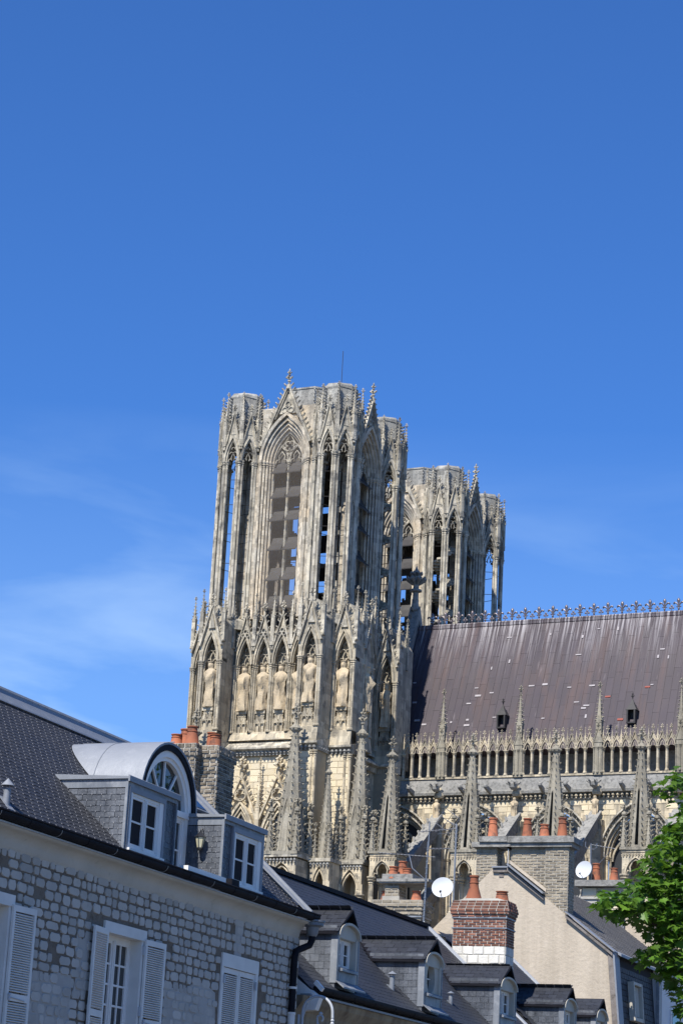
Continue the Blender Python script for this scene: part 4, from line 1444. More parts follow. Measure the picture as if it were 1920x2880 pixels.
place_statue(7.1, -5.76, 42.72, 0, 'bearded stone king in the pier set back beside the dark pier flank', 7, group=KG)
place_statue(7.0, 3.7, 42.72, .2, 'sunlit stone king with one arm raised in the pier beside the lead roof', 8, group=KG)
place_statue(8.9 - .72, -3.2, 42.72, pi / 2, 'stone king seen edge-on in shade on the tower flank facing the roof', 9, group=KG)
WG = 'small statues on the nave wall'
for i, x in enumerate(BAY[1:4]):
    place_statue(x, 4.55, 34.12, 0, ('small weathered statue on the nave wall, the one closest to the tower', 'small pale statue on the nave wall above the middle chimney pots',
                 'small statue on the nave wall above the flying buttress closest to the maple')[i], 30 + i, 2.1, WG, crown=False)
# ================================================================== helpers for pieces laid in fields
CAM_INV = cam.matrix_world.inverted()
def in_view(p, m=0.02):
    q = CAM_INV @ p
    if q.z > -1:
        return False
    f = 6500 / 2880
    x, y = q.x / -q.z * f, q.y / -q.z * f
    return abs(x) < (682 / 1024) / 2 + m and abs(y) < .5 + m

def field(parent, frame, name, slots, meshes, mat, limit=300):
    """slots: (matrix in frame coordinates, mesh number). The pieces that show largest become parts, the rest one joined part."""
    off = OFF[parent.name]
    order = []
    for m, k in slots:
        w = frame.m @ m.translation
        order.append((0 if in_view(w) else 1, (w - Vector((0, 0, 1.7))).length, m, k))
    order.sort(key=lambda t: (t[0], t[1]))
    T = Matrix.Translation(-off)
    for i, (hid, d, m, k) in enumerate(order):
        if i >= limit or hid:
            break
        o = bpy.data.objects.new(name, meshes[k])
        COL.objects.link(o)
        o.parent = parent
        o.matrix_local = T @ m
        OFF[o.name] = Vector((0, 0, 0))
    else:
        i = len(order)
    rest = order[i:]
    if rest:
        b = MB()
        mi = []
        for hid, d, m, k in rest:
            me = meshes[k]
            b.add([tuple(v.co) for v in me.vertices], [tuple(p.vertices) for p in me.polygons], m)
            mi += [p.material_index for p in me.polygons]
        o = part(name, b, [q for q in meshes[0].materials], parent, kind='stuff')
        o.data.polygons.foreach_set('material_index', mi)

def basis(o, X, Y, s=(1, 1, 1)):
    X = Vector(X).normalized(); Y = Vector(Y).normalized(); Z = X.cross(Y)
    return Matrix(((X.x * s[0], Y.x * s[1], Z.x * s[2], o[0]), (X.y * s[0], Y.y * s[1], Z.y * s[2], o[1]), (X.z * s[0], Y.z * s[1], Z.z * s[2], o[2]), (0, 0, 0, 1)))

def slate_meshes(w, e, mat, hook=True, n=3, th=.010, seed=0):
    """A slate lying on the slope: x across, y up the slope; lower edge lifted, a hook at its foot."""
    out = []
    r = random.Random(seed)
    for i in range(n):
        b = MB()
        h = w / 2 - .003
        j = [r.uniform(-.004, .004) for _ in range(6)]
        b.add([(-h, 0, 0), (h, 0, 0), (h, e, 0), (-h, e, 0), (-h + j[0], 0 + j[1], th + .004 + j[4]), (h + j[2], 0 + j[3], th + .004 + j[5]), (h, e, .003), (-h, e, .003)],
              [(4, 5, 6, 7), (0, 1, 5, 4), (1, 2, 6, 5), (3, 0, 4, 7)])
        nf = len(b.f)
        if hook:
            b.box(-.0045, .0045, -.008, .012, th + .004, th + .008)
        me = b.mesh('slate', [mat, 'hook_metal'])
        if hook:
            for q in me.polygons[nf:]:
                q.material_index = 1
        out.append(me)
    return out

def slate_slots(o, X, Y, length, height, w, e, keep=None, seed=0):
    r = random.Random(seed)
    o, X, Y = Vector(o), Vector(X).normalized(), Vector(Y).normalized()
    L = []
    rows = int(math.ceil(height / e))
    for i in range(rows):
        n = int(length / w) + 2
        for k in range(n):
            a = (k + (.5 if i % 2 else 0)) * w
            b = i * e
            l_, r_e = max(0, a - w / 2), min(length, a + w / 2)
            if r_e - l_ < w * .15 or b > height - e * .2:
                continue
            a = (l_ + r_e) / 2
            if keep and not keep(a, b):
                continue
            yaw = r.uniform(-.012, .012)
            p = o + X * a + Y * b
            X2 = (X + Y * yaw); Y2 = (Y - X * yaw)
            L.append((basis(p, X2, Y2, ((r_e - l_) / w, 1, 1)), r.randrange(3)))
    return L

def brick_meshes(mat, n=5, seed=0, rough=.1):
    """Unit brick seen from its outer face: x along, z up, outward -y."""
    out = []
    r = random.Random(seed)
    for i in range(n):
        b = MB()
        c = [(r.uniform(.01, .05 + rough * .4), r.uniform(.02, .08 + rough)) for _ in range(4)]
        d = [-1 + r.uniform(-.25, .35) for _ in range(4)]
        b.add([(-.5, .3, -.5), (.5, .3, -.5), (.5, .3, .5), (-.5, .3, .5),
               (-.5 + c[0][0], d[0], -.5 + c[0][1]), (.5 - c[1][0], d[1], -.5 + c[1][1]), (.5 - c[2][0], d[2], .5 - c[2][1]), (-.5 + c[3][0], d[3], .5 - c[3][1])],
              [(4, 5, 6, 7), (0, 1, 5, 4), (1, 2, 6, 5), (2, 3, 7, 6), (3, 0, 4, 7)])
        out.append(b.mesh('brick', mat))
    return out

def brick_slots(p0, p1, z0, z1, bl, bh, proud=.014, gap=.017, keep=None, seed=0, skip=0.0, jitter=0.0):
    """Courses of bricks on the vertical face from p0 to p1 (x,y); the outside is to the right of that direction."""
    r = random.Random(seed)
    a, b = Vector((p0[0], p0[1], 0)), Vector((p1[0], p1[1], 0))
    X = (b - a).normalized()
    Y = Vector((-X.y, X.x, 0))                            # into the wall; outward is -Y
    ln = (b - a).length
    n = max(1, round((z1 - z0) / bh)); h = (z1 - z0) / n
    L = []
    for i in range(n):
        x = 0.0 if i % 2 == 0 else -bl / 2
        while x < ln - .01:
            w = bl * (1 + r.uniform(-jitter, jitter))
            s, e = max(0, x), min(ln, x + w)
            x += w
            if e - s < bl * .16:
                continue
            if keep and not keep((s + e) / 2, z0 + h * (i + .5), s, e):
                continue
            if r.random() < skip:
                continue
            p = a + X * ((s + e) / 2)
            L.append((basis((p.x, p.y, z0 + h * (i + .5)), X, Y, (e - s - gap, proud * r.uniform(.6, 1.4), h - gap)), r.randrange(5)))
    return L

def pot(parent, x, y, z, h, r0, r1, mat='terracotta', label=None):
    """Clay chimney pot: flared foot, neck ring, rolled rim, open top."""
    q = MB()
    q.lathe([(r0 * 1.05, 0), (r0 * 1.05, .03), (r0 * .98, .05), (r1 * 1.1, h * .55), (r1, h * .68), (r1 * 1.13, h * .70), (r1 * 1.13, h * .73), (r1 * .98, h * .75), (r1 * .96, h * .92),
             (r1 * 1.16, h * .94), (r1 * 1.16, h), (r1 * .85, h), (r1 * .8, h * .5), (.005, h * .48)], (x, y, z), 16, cap=False)
    return part('chimney_pot', q, mat, parent, 40, label)

# ================================================================== the chalk stone house on the left
h1 = thing('chalk_house', 'long house of white chalk blocks with slate roof, black gutter and grouped dormers', 'house', STREET)
PITCH1 = RAD(42.0)
E1Y, E1Z, R1Y = -.22, 6.45, 2.85
R1Z = E1Z + (R1Y - E1Y) * math.tan(PITCH1)
WX0, WX1 = -9.0, 8.35
z_open = 5.26
OPEN = [(-3.3, -2.0), (.98, 2.12)]
BL = (5.06, 6.56)
q = MB()
edges = [WX0, OPEN[0][0], OPEN[0][1], OPEN[1][0], OPEN[1][1], BL[0], BL[1], WX1]
for a, b in zip(edges[::2], edges[1::2]):
    q.box(a, b, 0, .45, 0, 6.06)
for a, b in OPEN:
    q.box(a, b, 0, .45, 5.42, 6.06)
    q.box(a, b, 0, .45, 0, 2.6)
q.box(BL[0], BL[1], 0, .45, 5.4, 6.06)
q.box(BL[0], BL[1], 0, .45, 0, 2.9)
q.box(WX0, WX1 - .01, 6.5, 7.0, 0, 6.06)
q.prism([(.45, 0), (6.5, 0), (6.5, 6.06), (5.8, 6.6), (2.85, 9.15), (.2, 6.75), (.45, 6.06)], WX0 + .02, WX0 + .35, 'x')
q.prism([(.45, 0), (6.5, 0), (6.5, 6.06), (5.8, 6.6), (2.85, 9.15), (.2, 6.75), (.45, 6.06)], WX1 - .35, WX1 - .02, 'x')
w1 = part('wall', q, 'lime_mortar', h1)
for x0, x1, z0, z1 in ((-1.25, -.05, 3.2, 4.5), (.02, .42, 4.3, 5.1), (5.55, 5.85, 5.43, 6.0), (3.0, 4.9, 3.2, 4.75)):
    q = MB()                                              # repointed patches, pale mortar, with ragged edges
    rp = random.Random(int(x0 * 10))
    ring_ = [(x0 + (x1 - x0) * t, z0 - rp.uniform(0, .12)) for t in (0, .2, .4, .6, .8, 1)] + [(x1 + rp.uniform(-.06, .06), z0 + (z1 - z0) * t) for t in (.25, .5, .75)] + \
            [(x0 + (x1 - x0) * t, z1 + rp.uniform(-.1, .1)) for t in (1, .8, .6, .4, .2, 0)] + [(x0 + rp.uniform(-.06, .06), z0 + (z1 - z0) * t) for t in (.75, .5, .25)]
    q.prism(ring_, -.006, 0)
    part('repointing', q, 'pale_mortar', w1)
def chalk_meshes(n=7):
    out = []
    r = random.Random(77)
    for i in range(n):
        k = 10
        ring = []
        for j in range(k):
            a = 2 * pi * (j + .5) / k
            c, s_ = cos(a), sin(a)
            m = 1 / max(abs(c), abs(s_))                    # onto the square, corners pulled in
            x, z = .5 * c * min(m, 1.40), .5 * s_ * min(m, 1.40)
            ring.append((x * r.uniform(.88, 1.0), z * r.uniform(.86, 1.0)))
        b = MB()
        vs = [(x * 1.04, .2, z * 1.04) for x, z in ring] + [(x, -.75, z) for x, z in ring] + [(x * .96, -1 - r.uniform(0, .2), z * .95) for x, z in ring]
        fs = [(j, (j + 1) % k, (j + 1) % k + k, j + k) for j in range(k)] + [(j + k, (j + 1) % k + k, (j + 1) % k + 2 * k, j + 2 * k) for j in range(k)] + [tuple(range(2 * k, 3 * k))]
        b.add(vs, fs)
        out.append(b.mesh('stone', 'chalk'))
    return out
CHK = chalk_meshes()
def chalk_keep(c, z, s, e):
    x0, x1 = WX0 + s, WX0 + e
    for a, b, t in ((OPEN[0][0], OPEN[0][1] + .04, 5.44), (.78, 2.24, 5.44), (BL[0], BL[1], 5.42)):
        if x1 > a and x0 < b and z < t:
            return False
    return x0 >= WX0 - .01 and z > 2.9
r = random.Random(5)
sl_ = []
z = 3.0
while z < 6.0:
    h = r.uniform(.130, .160)
    if z + h > 6.05:
        break
    x = WX0 + r.random() * .3
    while x < WX1 - .06:
        w = r.choice((.15, .2, .24, .26, .28, .30, .32, .4)) * r.uniform(.85, 1.1)
        e = min(x + w, WX1 - .02)
        if e - x > .08 and chalk_keep(0, z + h / 2, x - WX0, e - WX0) and r.random() > .025:
            sl_.append((basis(((x + e) / 2, 0, z + h / 2 + r.uniform(-.008, .008)), (1, 0, r.uniform(-.03, .03)), (0, 1, 0), (e - x - r.uniform(.022, .045), .012 * r.uniform(.4, 1.7), h - r.uniform(.012, .026))), r.randrange(7)))
        x = e
    z += h
field(w1, STREET, 'stone', sl_, CHK, 'chalk')
# coved cornice, drip and gutter
q = MB()
prof = [(.0, 6.0), (-.02, 6.045)] + [(-.03 - .20 * (1 - cos(a)), 6.06 + .20 * sin(a)) for a in [pi / 2 * i / 6 for i in range(7)]] + [(-.25, 6.29), (.0, 6.29)]
q.prism([(y, z) for y, z in prof], WX0, WX1 - .1, 'x')
part('cornice', q, 'cornice', h1, 50)
q = MB()
q.box(WX0, WX1 - .06, -.275, .0, 6.292, 6.312)
part('drip_strip', q, 'pale_metal', h1)
q = MB()
gp = [(-.30 + .085 * cos(a), 6.405 + .085 * sin(a)) for a in [pi + pi * i / 8 for i in range(9)]]
q.prism(gp + [(-.225, 6.405), (-.225, 6.43), (-.375, 6.43)], WX0, WX1 - .02, 'x')
q.tube([(WX0, -.385, 6.43), (WX1 - .02, -.385, 6.43)], .014, 6)
gut = part('gutter', q, 'gutter_black', h1, 40)
q = MB()
q.prism([(-.30 + .091 * cos(a), 6.405 + .091 * sin(a)) for a in [pi + pi * i / 8 for i in range(9)]], -.012, .012, 'x')
GB = q.mesh('gutter_joint', 'steel')
GB2 = q.mesh('gutter_joint', 'gutter_black')
for i in range(14):
    inst('gutter_joint', GB2 if i % 2 else GB, gut, (-3.1 + i * .86, 0, 0), (0, 0, 0), (.6 if i % 2 == 0 else 1.6, 1, 1))
# roof
q = MB()
up1 = Vector((0, cos(PITCH1), sin(PITCH1)))
for xa, xb in ((WX0, 2.86), (4.71, WX1 - .22)):
    q.prism([(E1Y, E1Z - .06), (R1Y, R1Z - .06), (5.9, E1Z - .06)], xa, xb, 'x')
q.prism([(.80, E1Z + 1.02 * math.tan(PITCH1) - .06), (R1Y, R1Z - .06), (5.9, E1Z - .06), (.80, E1Z - .06)], 2.86, 4.71, 'x')
rf1 = part('roof', q, 'slate_bed', h1)
D1 = (1.14, 2.87); D2 = (4.70, 6.35); DT = 7.66
len1 = hypot(R1Y - E1Y, R1Z - E1Z)
def roof_keep(a, b):
    x = WX0 + a; y = E1Y + b * cos(PITCH1); z = E1Z + b * sin(PITCH1)
    if D1[0] - .02 < x < D1[1] and z < DT:
        return False
    if D2[0] < x < D2[1] and z < DT:
        return False
    if D1[1] <= x <= D2[0] and y < 1.0:
        return False
    if abs(x - 3.8) < 1.0 and z < 7.6 + sqrt(max(0, 1.0 - (x - 3.8) ** 2)):
        return False
    return True
SL1 = slate_meshes(.20, .105, 'slate_brown', True, 3, .004, 1)
slots = slate_slots((WX0, E1Y, E1Z - .052), (1, 0, 0), up1, WX1 - WX0 - .28, len1, .20, .105, roof_keep, 2)
field(rf1, STREET, 'slate', slots, SL1, 'slate_brown')
nrm1 = Vector((0, -sin(PITCH1), cos(PITCH1)))
q = MB()
q.prism([(R1Y - .21, R1Z - .21 * math.tan(PITCH1)), (R1Y - .20, R1Z - .20 * math.tan(PITCH1) + .03), (R1Y - .06, R1Z - .01), (R1Y - .05, R1Z + .05), (R1Y + .06, R1Z + .05), (R1Y + .3, R1Z - .27)], WX0, WX1 - .2, 'x')
q.tube([(WX0, R1Y, R1Z + .06), (WX1 - .2, R1Y, R1Z + .06)], .055, 8)
part('ridge_flashing', q, 'zinc', rf1, 40)
q = MB()
q.prism([(E1Y - .05, E1Z - .02), (E1Y - .05, E1Z + .0), (R1Y, R1Z + .04), (R1Y, R1Z - .05)], WX1 - .36, WX1 - .16, 'x')
q.prism([(E1Y - .05, E1Z - .02), (E1Y - .05, E1Z + .05), (R1Y, R1Z + .09), (R1Y, R1Z - .05)], WX1 - .17, WX1 - .12, 'x')
part('verge_flashing', q, 'zinc', rf1)
q = MB()
q.box(-.26, .26, -.0, .42, .0, .05)
q.box(-.21, .21, .05, .37, .05, .055)
o = inst('skylight', q.mesh('skylight', 'weathered_zinc'), h1, Vector((7.55, 1.72, E1Z + 1.94 * math.tan(PITCH1))) - Vector((0, 0, .04)), (PITCH1, 0, 0))
q = MB()
q.box(-.19, .19, .06, .36, .056, .062)
inst('pane', q.mesh('pane', 'glass'), o, (0, 0, 0))
def vent(parent, x, y, z, h, r, cap, mat):
    q = MB()
    q.lathe([(r * 1.02, -.15), (r, 0), (r, h)], (x, y, z), 12)
    q.prism([(y - r * 2.2, z - .02 - r * 2.2), (y + r * 1.5, z + r * 1.5), (y + r * 1.5, z + .015 + r * 1.5), (y - r * 2.2, z - r * 2.2)], x - r * 1.6, x + r * 1.6, 'x')
    o = part('vent_pipe', q, mat, parent, 40)
    q = MB()
    for k in range(3):
        a = 2 * pi * k / 3
        q.tube([(x + r * .9 * cos(a), y + r * .9 * sin(a), z + h - .02), (x + r * .9 * cos(a), y + r * .9 * sin(a), z + h + cap * .5)], .006, 4)
    q.lathe([(r * 1.9, h + cap * .4), (r * 1.9, h + cap * .45), (.004, h + cap * 1.35)], (x, y, z), 14)
    part('cowl', q, mat, o, 40)
    return o
vent(h1, -2.27, .04, E1Z + .26 * math.tan(PITCH1) - .03, .19, .05, .11, 'zinc')

# ---- windows (frame, panes) in a vertical front at y, facing -y
def window(parent, x0, x1, z0, z1, y, cols, rows, fr=.06, bar=.026, deep=.1, mat='white_paint', mid=True, name='window', gl='glass'):
    q = MB()
    q.box(x0, x0 + fr, y, y + deep, z0, z1)
    q.box(x1 - fr, x1, y, y + deep, z0, z1)
    q.box(x0 + fr, x1 - fr, y + .001, y + deep - .001, z1 - fr, z1)
    q.box(x0 + fr, x1 - fr, y + .001, y + deep - .001, z0, z0 + fr)
    cx = (x0 + x1) / 2
    if mid:
        q.box(cx - fr * .55, cx + fr * .55, y - .012, y + deep - .003, z0 + fr, z1 - fr)
        q.box(cx - .012, cx + .012, y - .028, y - .012, z0 + fr, z1 - fr)
    w = part(name, q, mat, parent)
    xs = []
    lo, hi = x0 + fr, x1 - fr
    halves = [(lo, cx - fr * .55), (cx + fr * .55, hi)] if mid else [(lo, hi)]
    qb = MB()
    for a, b in halves:
        qb.box(a, a + .035, y + .012, y + deep - .02, z0 + fr, z1 - fr)
        qb.box(b - .035, b, y + .012, y + deep - .02, z0 + fr, z1 - fr)
        qb.box(a + .035, b - .035, y + .013, y + deep - .021, z1 - fr - .04, z1 - fr)
        qb.box(a + .035, b - .035, y + .013, y + deep - .021, z0 + fr, z0 + fr + .05)
        a2, b2 = a + .035, b - .035
        zz0, zz1 = z0 + fr + .05, z1 - fr - .04
        for c in range(1, cols):
            xx = a2 + (b2 - a2) * c / cols
            qb.box(xx - bar / 2, xx + bar / 2, y + .02, y + .06, zz0, zz1)
        for rr_ in range(1, rows):
            zz = zz0 + (zz1 - zz0) * rr_ / rows
            qb.box(a2, b2, y + .021, y + .061, zz - bar / 2, zz + bar / 2)
        for c in range(cols):
            for rr_ in range(rows):
                g_ = MB()
                xa, xb = a2 + (b2 - a2) * c / cols, a2 + (b2 - a2) * (c + 1) / cols
                za, zb = zz0 + (zz1 - zz0) * rr_ / rows, zz0 + (zz1 - zz0) * (rr_ + 1) / rows
                g_.box(xa, xb, y + .04, y + .048, za, zb)
                part('pane', g_, gl, parent)
    part('sash', qb, mat, parent)
    return w

# ---- the two side dormers
CS = slate_meshes(.165, .088, 'cheek_slate', True, 3, .005, 4)
def cheek(parent, x, y0, y1, z0, z1, side, keep=None, seed=1):
    """Slates hung on a vertical cheek at x; side -1 faces -x (south), +1 faces +x."""
    X = (0, -1, 0) if side < 0 else (0, 1, 0)
    oy = y1 if side < 0 else y0
    L = slate_slots((x, oy, z0), X, (0, 0, 1), y1 - y0, z1 - z0, .165, .088, keep, seed)
    field(parent, STREET, 'slate', L, CS, 'cheek_slate', 300)
def front_slates(parent, x0, x1, y, z0, z1, seed=2):
    L = slate_slots((x0, y, z0), (1, 0, 0), (0, 0, 1), x1 - x0, z1 - z0, .165, .088, None, seed)
    field(parent, STREET, 'slate', L, CS, 'cheek_slate', 300)
def side_dormer(x0, x1, wx0, wx1, strip_first):
    q = MB()
    q.prism([(-.02, 6.36), (-.02, 7.60), (1.28, 7.62), (1.28, 7.55)], x0 + .012, x1 - .012, 'x')
    d = part('dormer', q, 'slate_bed', h1)
    q = MB()
    q.prism([(-.11, 7.60), (-.11, 7.635), (1.32, 7.69), (1.32, 7.60)], x0 - .045, x1 + .045, 'x')
    q.prism([(-.115, 7.56), (-.115, 7.645), (-.085, 7.66), (-.085, 7.56)], x0 - .05, x1 + .05, 'x')
    part('zinc_roof', q, 'zinc', d)
    q = MB()
    for x, s in ((x0, -1), (x1, 1)):
        q.box(min(x, x + s * .012), max(x, x + s * .012), -.06, 1.2, 7.47, 7.605)
        q.box(min(x - s * .02, x + s * .016), max(x - s * .02, x + s * .016), -.075, -.03, 6.47, 7.6)
    q.box(x0, x1, -.075, -.04, 7.50, 7.60)
    part('apron_flashing', q, 'weathered_zinc', d)
    zlo = 6.40
    def ck(a, b):
        y = 1.28 - a
        return (x0 > 4 and y < .64) or 6.40 + b > E1Z - .02 + (y - E1Y) * math.tan(PITCH1) - .17
    yb = 1.24
    cheek(d, x0, -.03, yb + .04, 6.40, 7.46, -1, ck, 3)
    # window front: zinc surround, white frame
    q = MB()
    q.box(wx0, wx0 + .06, -.085, .0, 6.44, 7.50)
    q.box(wx1 - .06, wx1, -.085, .0, 6.44, 7.50)
    q.box(wx0 + .06, wx1 - .06, -.084, .0, 7.42, 7.499)
    part('window_surround', q, 'zinc', d)
    q = MB()
    q.box(wx0 + .06, wx1 - .06, -.07, .02, 6.46, 6.55)
    q.box(wx0 + .03, wx1 - .03, -.13, -.05, 6.53, 6.565)
    q.box(wx0 + .06, wx0 + .13, -.07, .0, 6.565, 7.42)
    q.box(wx1 - .19, wx1 - .06, -.07, .0, 6.565, 7.42)
    part('sill', q, 'white_paint', d)
    window(d, wx0 + .12, wx1 - .17, 6.56, 7.42, -.055, 1, 2, .045, .028, .08)
    if strip_first:
        front_slates(d, x0 + .02, wx0, -.035, 6.42, 7.5, 8)
    else:
        front_slates(d, wx1, x1 - .02, -.035, 6.42, 7.5, 9)
    return d
dm1 = side_dormer(D1[0], D1[1], 1.18, 2.46, False)
dm2 = side_dormer(D2[0], D2[1], 5.06, 6.33, True)
# recess between them: cheek of the second dormer reaches back to the arched front
q = MB()
q.box(D1[1] - .03, D2[0] + .03, -.05, .7, 6.30, 6.46)
part('balcony_floor', q, 'weathered_zinc', h1)
q = MB()
q.box(2.95, 4.40, -.30, -.14, 6.47, 6.545)
part('threshold', q, 'white_paint', h1)
q = MB()
q.box(4.55, 4.85, -.34, -.12, 6.43, 6.56)
part('gutter_box', q, 'gutter_black', h1)
# ---- arched centre dormer with barrel roof
AX, AZ, AR_, AY = 3.80, 7.61, 1.07, .63
q = MB()
def ring(rad, y, n=20):
    return [(AX + rad * cos(pi * i / n), y, AZ + rad * sin(pi * i / n)) for i in range(n + 1)]
n = 20
ya = AY - .10
outer = ring(AR_, ya); 
def back_y(z):
    return E1Y + (z - E1Z) / math.tan(PITCH1) + .03
vs = []
for i in range(n + 1):
    x, y, z = outer[i]
    vs += [(x, y, z), (x, max(back_y(z), y + .05), z)]
q.add(vs, [(2 * i, 2 * i + 2, 2 * i + 3, 2 * i + 1) for i in range(n)])
inner = ring(AR_ - .035, ya)
vs = []
for i in range(n + 1):
    x, y, z = inner[i]
    vs += [(x, y, z), (x, max(back_y(z), y + .05), z)]
q.add(vs, [(2 * i, 2 * i + 1, 2 * i + 3, 2 * i + 2) for i in range(n)])
a, b = outer, inner
q.add([p for pr in zip(a, b) for p in pr], [(2 * i, 2 * i + 1, 2 * i + 3, 2 * i + 2) for i in range(n)])
ad = part('arched_dormer', q, 'zinc', h1, 40)
q = MB()
q.tube([(x, y + .9, z) for x, y, z in ring(AR_ + .004, ya)][3:-1], .008, 4)
q.tube([(AX, ya - .01, AZ + AR_ + .02), (AX, 2.2, AZ + AR_ + .02)], .012, 5)
part('roof_seam', q, 'zinc', ad)
q = MB()
q.band([(x, z) for x, y, z in ring(AR_ - .085, 0)], .10, ya + .01, AY)
part('fascia', q, 'gutter_black', ad)
q = MB()
q.band([(x, z) for x, y, z in ring(AR_ - .17, 0)], .14, AY - .055, AY + .12)
q.band([(x, z) for x, y, z in ring(AR_ - .27, 0)], .07, AY - .02, AY + .10)
q.box(AX - AR_ + .09, AX + AR_ - .09, AY - .05, AY + .1, AZ - .06, AZ + .035)
part('arch_frame', q, 'white_paint', ad, 40)
q = MB()
rg = AR_ - .30
q.prism([(AX + rg * cos(pi * i / 18), AZ + .03 + rg * sin(pi * i / 18)) for i in range(19)], AY + .055, AY + .062)
part('pane', q, 'glass', ad)
q = MB()
for a_ in (pi / 4 + .12, pi / 2, 3 * pi / 4 - .12):
    r0 = .0 if abs(a_ - pi / 2) < .1 else .3
    q.band([(AX + r0 * cos(a_), AZ + .03 + r0 * sin(a_)), (AX + rg * cos(a_), AZ + .03 + rg * sin(a_))], .035, AY + .02, AY + .05)
q.band([(AX + .30 * cos(pi * i / 12), AZ + .03 + .30 * sin(pi * i / 12)) for i in range(13)], .03, AY + .021, AY + .051)
part('glazing_bar', q, 'white_paint', ad)
q = MB()
q.box(2.9, 3.0, AY - .03, AY + .1, 6.46, AZ - .06)
q.box(4.58, 4.69, AY - .03, AY + .1, 6.46, AZ - .06)
part('door_jamb', q, 'white_paint', ad)
window(ad, 3.0, 4.58, 6.46, AZ - .062, AY + .0, 1, 2, .05, .03, .09)
q = MB()
q.box(2.85, 4.72, AY + .11, AY + .14, 6.4, 7.58)
part('dormer_back', q, 'slate_bed', ad)
q = MB()
q.box(4.712, 4.74, -.02, .66, 6.42, 7.6)
part('cheek_board', q, 'slate_bed', dm2)
# downpipe with its hopper
q = MB()
q.lathe([(.07, -.16), (.10, -.12), (.12, 0), (.20, .03), (.20, .08), (.225, .09), (.225, .12)], (8.33, -.24, 6.22), 14)
q.tube([(8.33, -.24, 6.36), (8.33, -.24, 6.30)], .05, 8)
part('hopper', q, 'weathered_zinc', h1, 40)
q = MB()
q.tube([(8.33, -.24, 6.12), (8.33, -.24, 6.0), (8.28, -.22, 5.9), (8.12, -.13, 5.82), (7.99, -.09, 5.76), (7.95, -.085, 5.66)], .062, 12)
q.tube([(7.95, -.085, 5.7), (7.95, -.085, 4.7)], .06, 12)
part('downpipe', q, 'gutter_black', h1, 50)
q = MB()
q.tube([(7.95, -.085, 4.7), (7.95, -.085, 0)], .066, 12)
for z in (4.66, 5.1):
    q.lathe([(.075, 0), (.075, .04)], (7.95, -.085, z), 12)
part('downpipe', q, 'shutter_paint', h1, 50, label='pale grey lower length of the downpipe')

# ---- lower windows with their louvred shutters
SLAT = MB(); SLAT.box(-.5, .5, -.014, .014, -.006, .006)
ME_slat = SLAT.mesh('slat', 'shutter_paint')
def shutter(name, hx, z0, z1, w, ang, mat='shutter_paint', knob=True, outw=1, y=-.03, zvis=3.4):
    """Louvred leaf hinged at hx, opening angle measured from the wall; it extends along +x of its own frame."""
    q = MB()
    T = Matrix.Translation((hx, y, 0)) @ RZ(ang)
    s = .055
    q.box(0, s, -.035, 0, z0, z1, T)
    q.box(w - s, w, -.035, 0, z0, z1, T)
    zm = z0 + (z1 - z0) * .52
    for a, b in ((z1 - .085, z1), (zm - .05, zm + .05), (z0, z0 + .1)):
        q.box(s, w - s, -.0345, -.0005, a, b, T)
    o = part(name, q, mat, h1)
    z = max(z0 + .12, zvis)
    p = .0335
    while z < z1 - .09:
        if not (zm - .06 < z < zm + .06):
            loc = T @ Vector((w / 2, -.017, z))
            inst('slat', ME_slat, o, loc, (RAD(38), 0, ang), (w - 2 * s + .004, 1.15, 1))
        z += p
    if knob:
        k = MB()
        k.tube([tuple(T @ Vector((w * .08, -.05, zm))), tuple(T @ Vector((w * .75, -.045, zm - .03)))], .007, 5)
        k.lathe([(.012, -.05), (.02, -.02), (.012, .0), (.02, .03), (.008, .05)], tuple(T @ Vector((w * .08, -.055, zm))), 8)
        part('latch', k, 'pale_metal', o)
    return o
shutter('shutter', -1.97, 2.7, 5.29, .60, RAD(-3))
sh = shutter('shutter', .97, 2.7, 5.30, .58, RAD(180 + 7), y=-.03)
shutter('shutter', 2.16, 2.7, 5.29, .66, RAD(-2))
for a, b in OPEN:
    q = MB()
    q.box(a - .16, b + .10, -.035, .2, z_open, 5.42)
    q.box(a - .05, a + .012, -.02, .25, 2.6, z_open - .001)
    q.box(b - .03, b + .05, -.02, .25, 2.6, z_open - .001)
    part('lintel', q, 'shutter_paint', h1)
    wf = window(h1, a, b, 2.6, z_open, .17, 2, 8, .07, .03, .1)
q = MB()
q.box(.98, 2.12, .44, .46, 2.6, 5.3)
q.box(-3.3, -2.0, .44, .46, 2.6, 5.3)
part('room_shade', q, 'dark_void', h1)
q = MB()
for i in range(9):
    x = 1.86 + i * .022
    q.tube([(x, .34 + .012 * (i % 2), 2.7), (x, .34 + .012 * (i % 2), 5.1)], .014, 5)
part('curtain', q, 'white_paint', h1)
q = MB()
q.box(BL[0], BL[1], -.03, .2, 5.20, 5.42)
q.box(BL[0], BL[0] + .09, -.025, .2, 2.9, 5.2)
q.box(BL[1] - .09, BL[1], -.025, .2, 2.9, 5.2)
part('lintel', q, 'shutter_paint', h1)
shutter('shutter', BL[0] + .09, 2.95, 5.19, .655, 0, knob=False, y=.03)
shutter('shutter', BL[0] + .755, 2.95, 5.19, .655, 0, knob=True, y=.03)
q = MB()
q.box(-.02, .02, -.05, -.02, -.07, .07)
ME_hinge = q.mesh('hinge', 'pale_metal')
for x, z in ((BL[0] + .1, 5.0), (BL[1] - .1, 5.0), (BL[1] - .1, 4.3), (-1.95, 5.12), (2.14, 5.12), (2.14, 4.2)):
    inst('hinge', ME_hinge, h1, (x, 0, z))

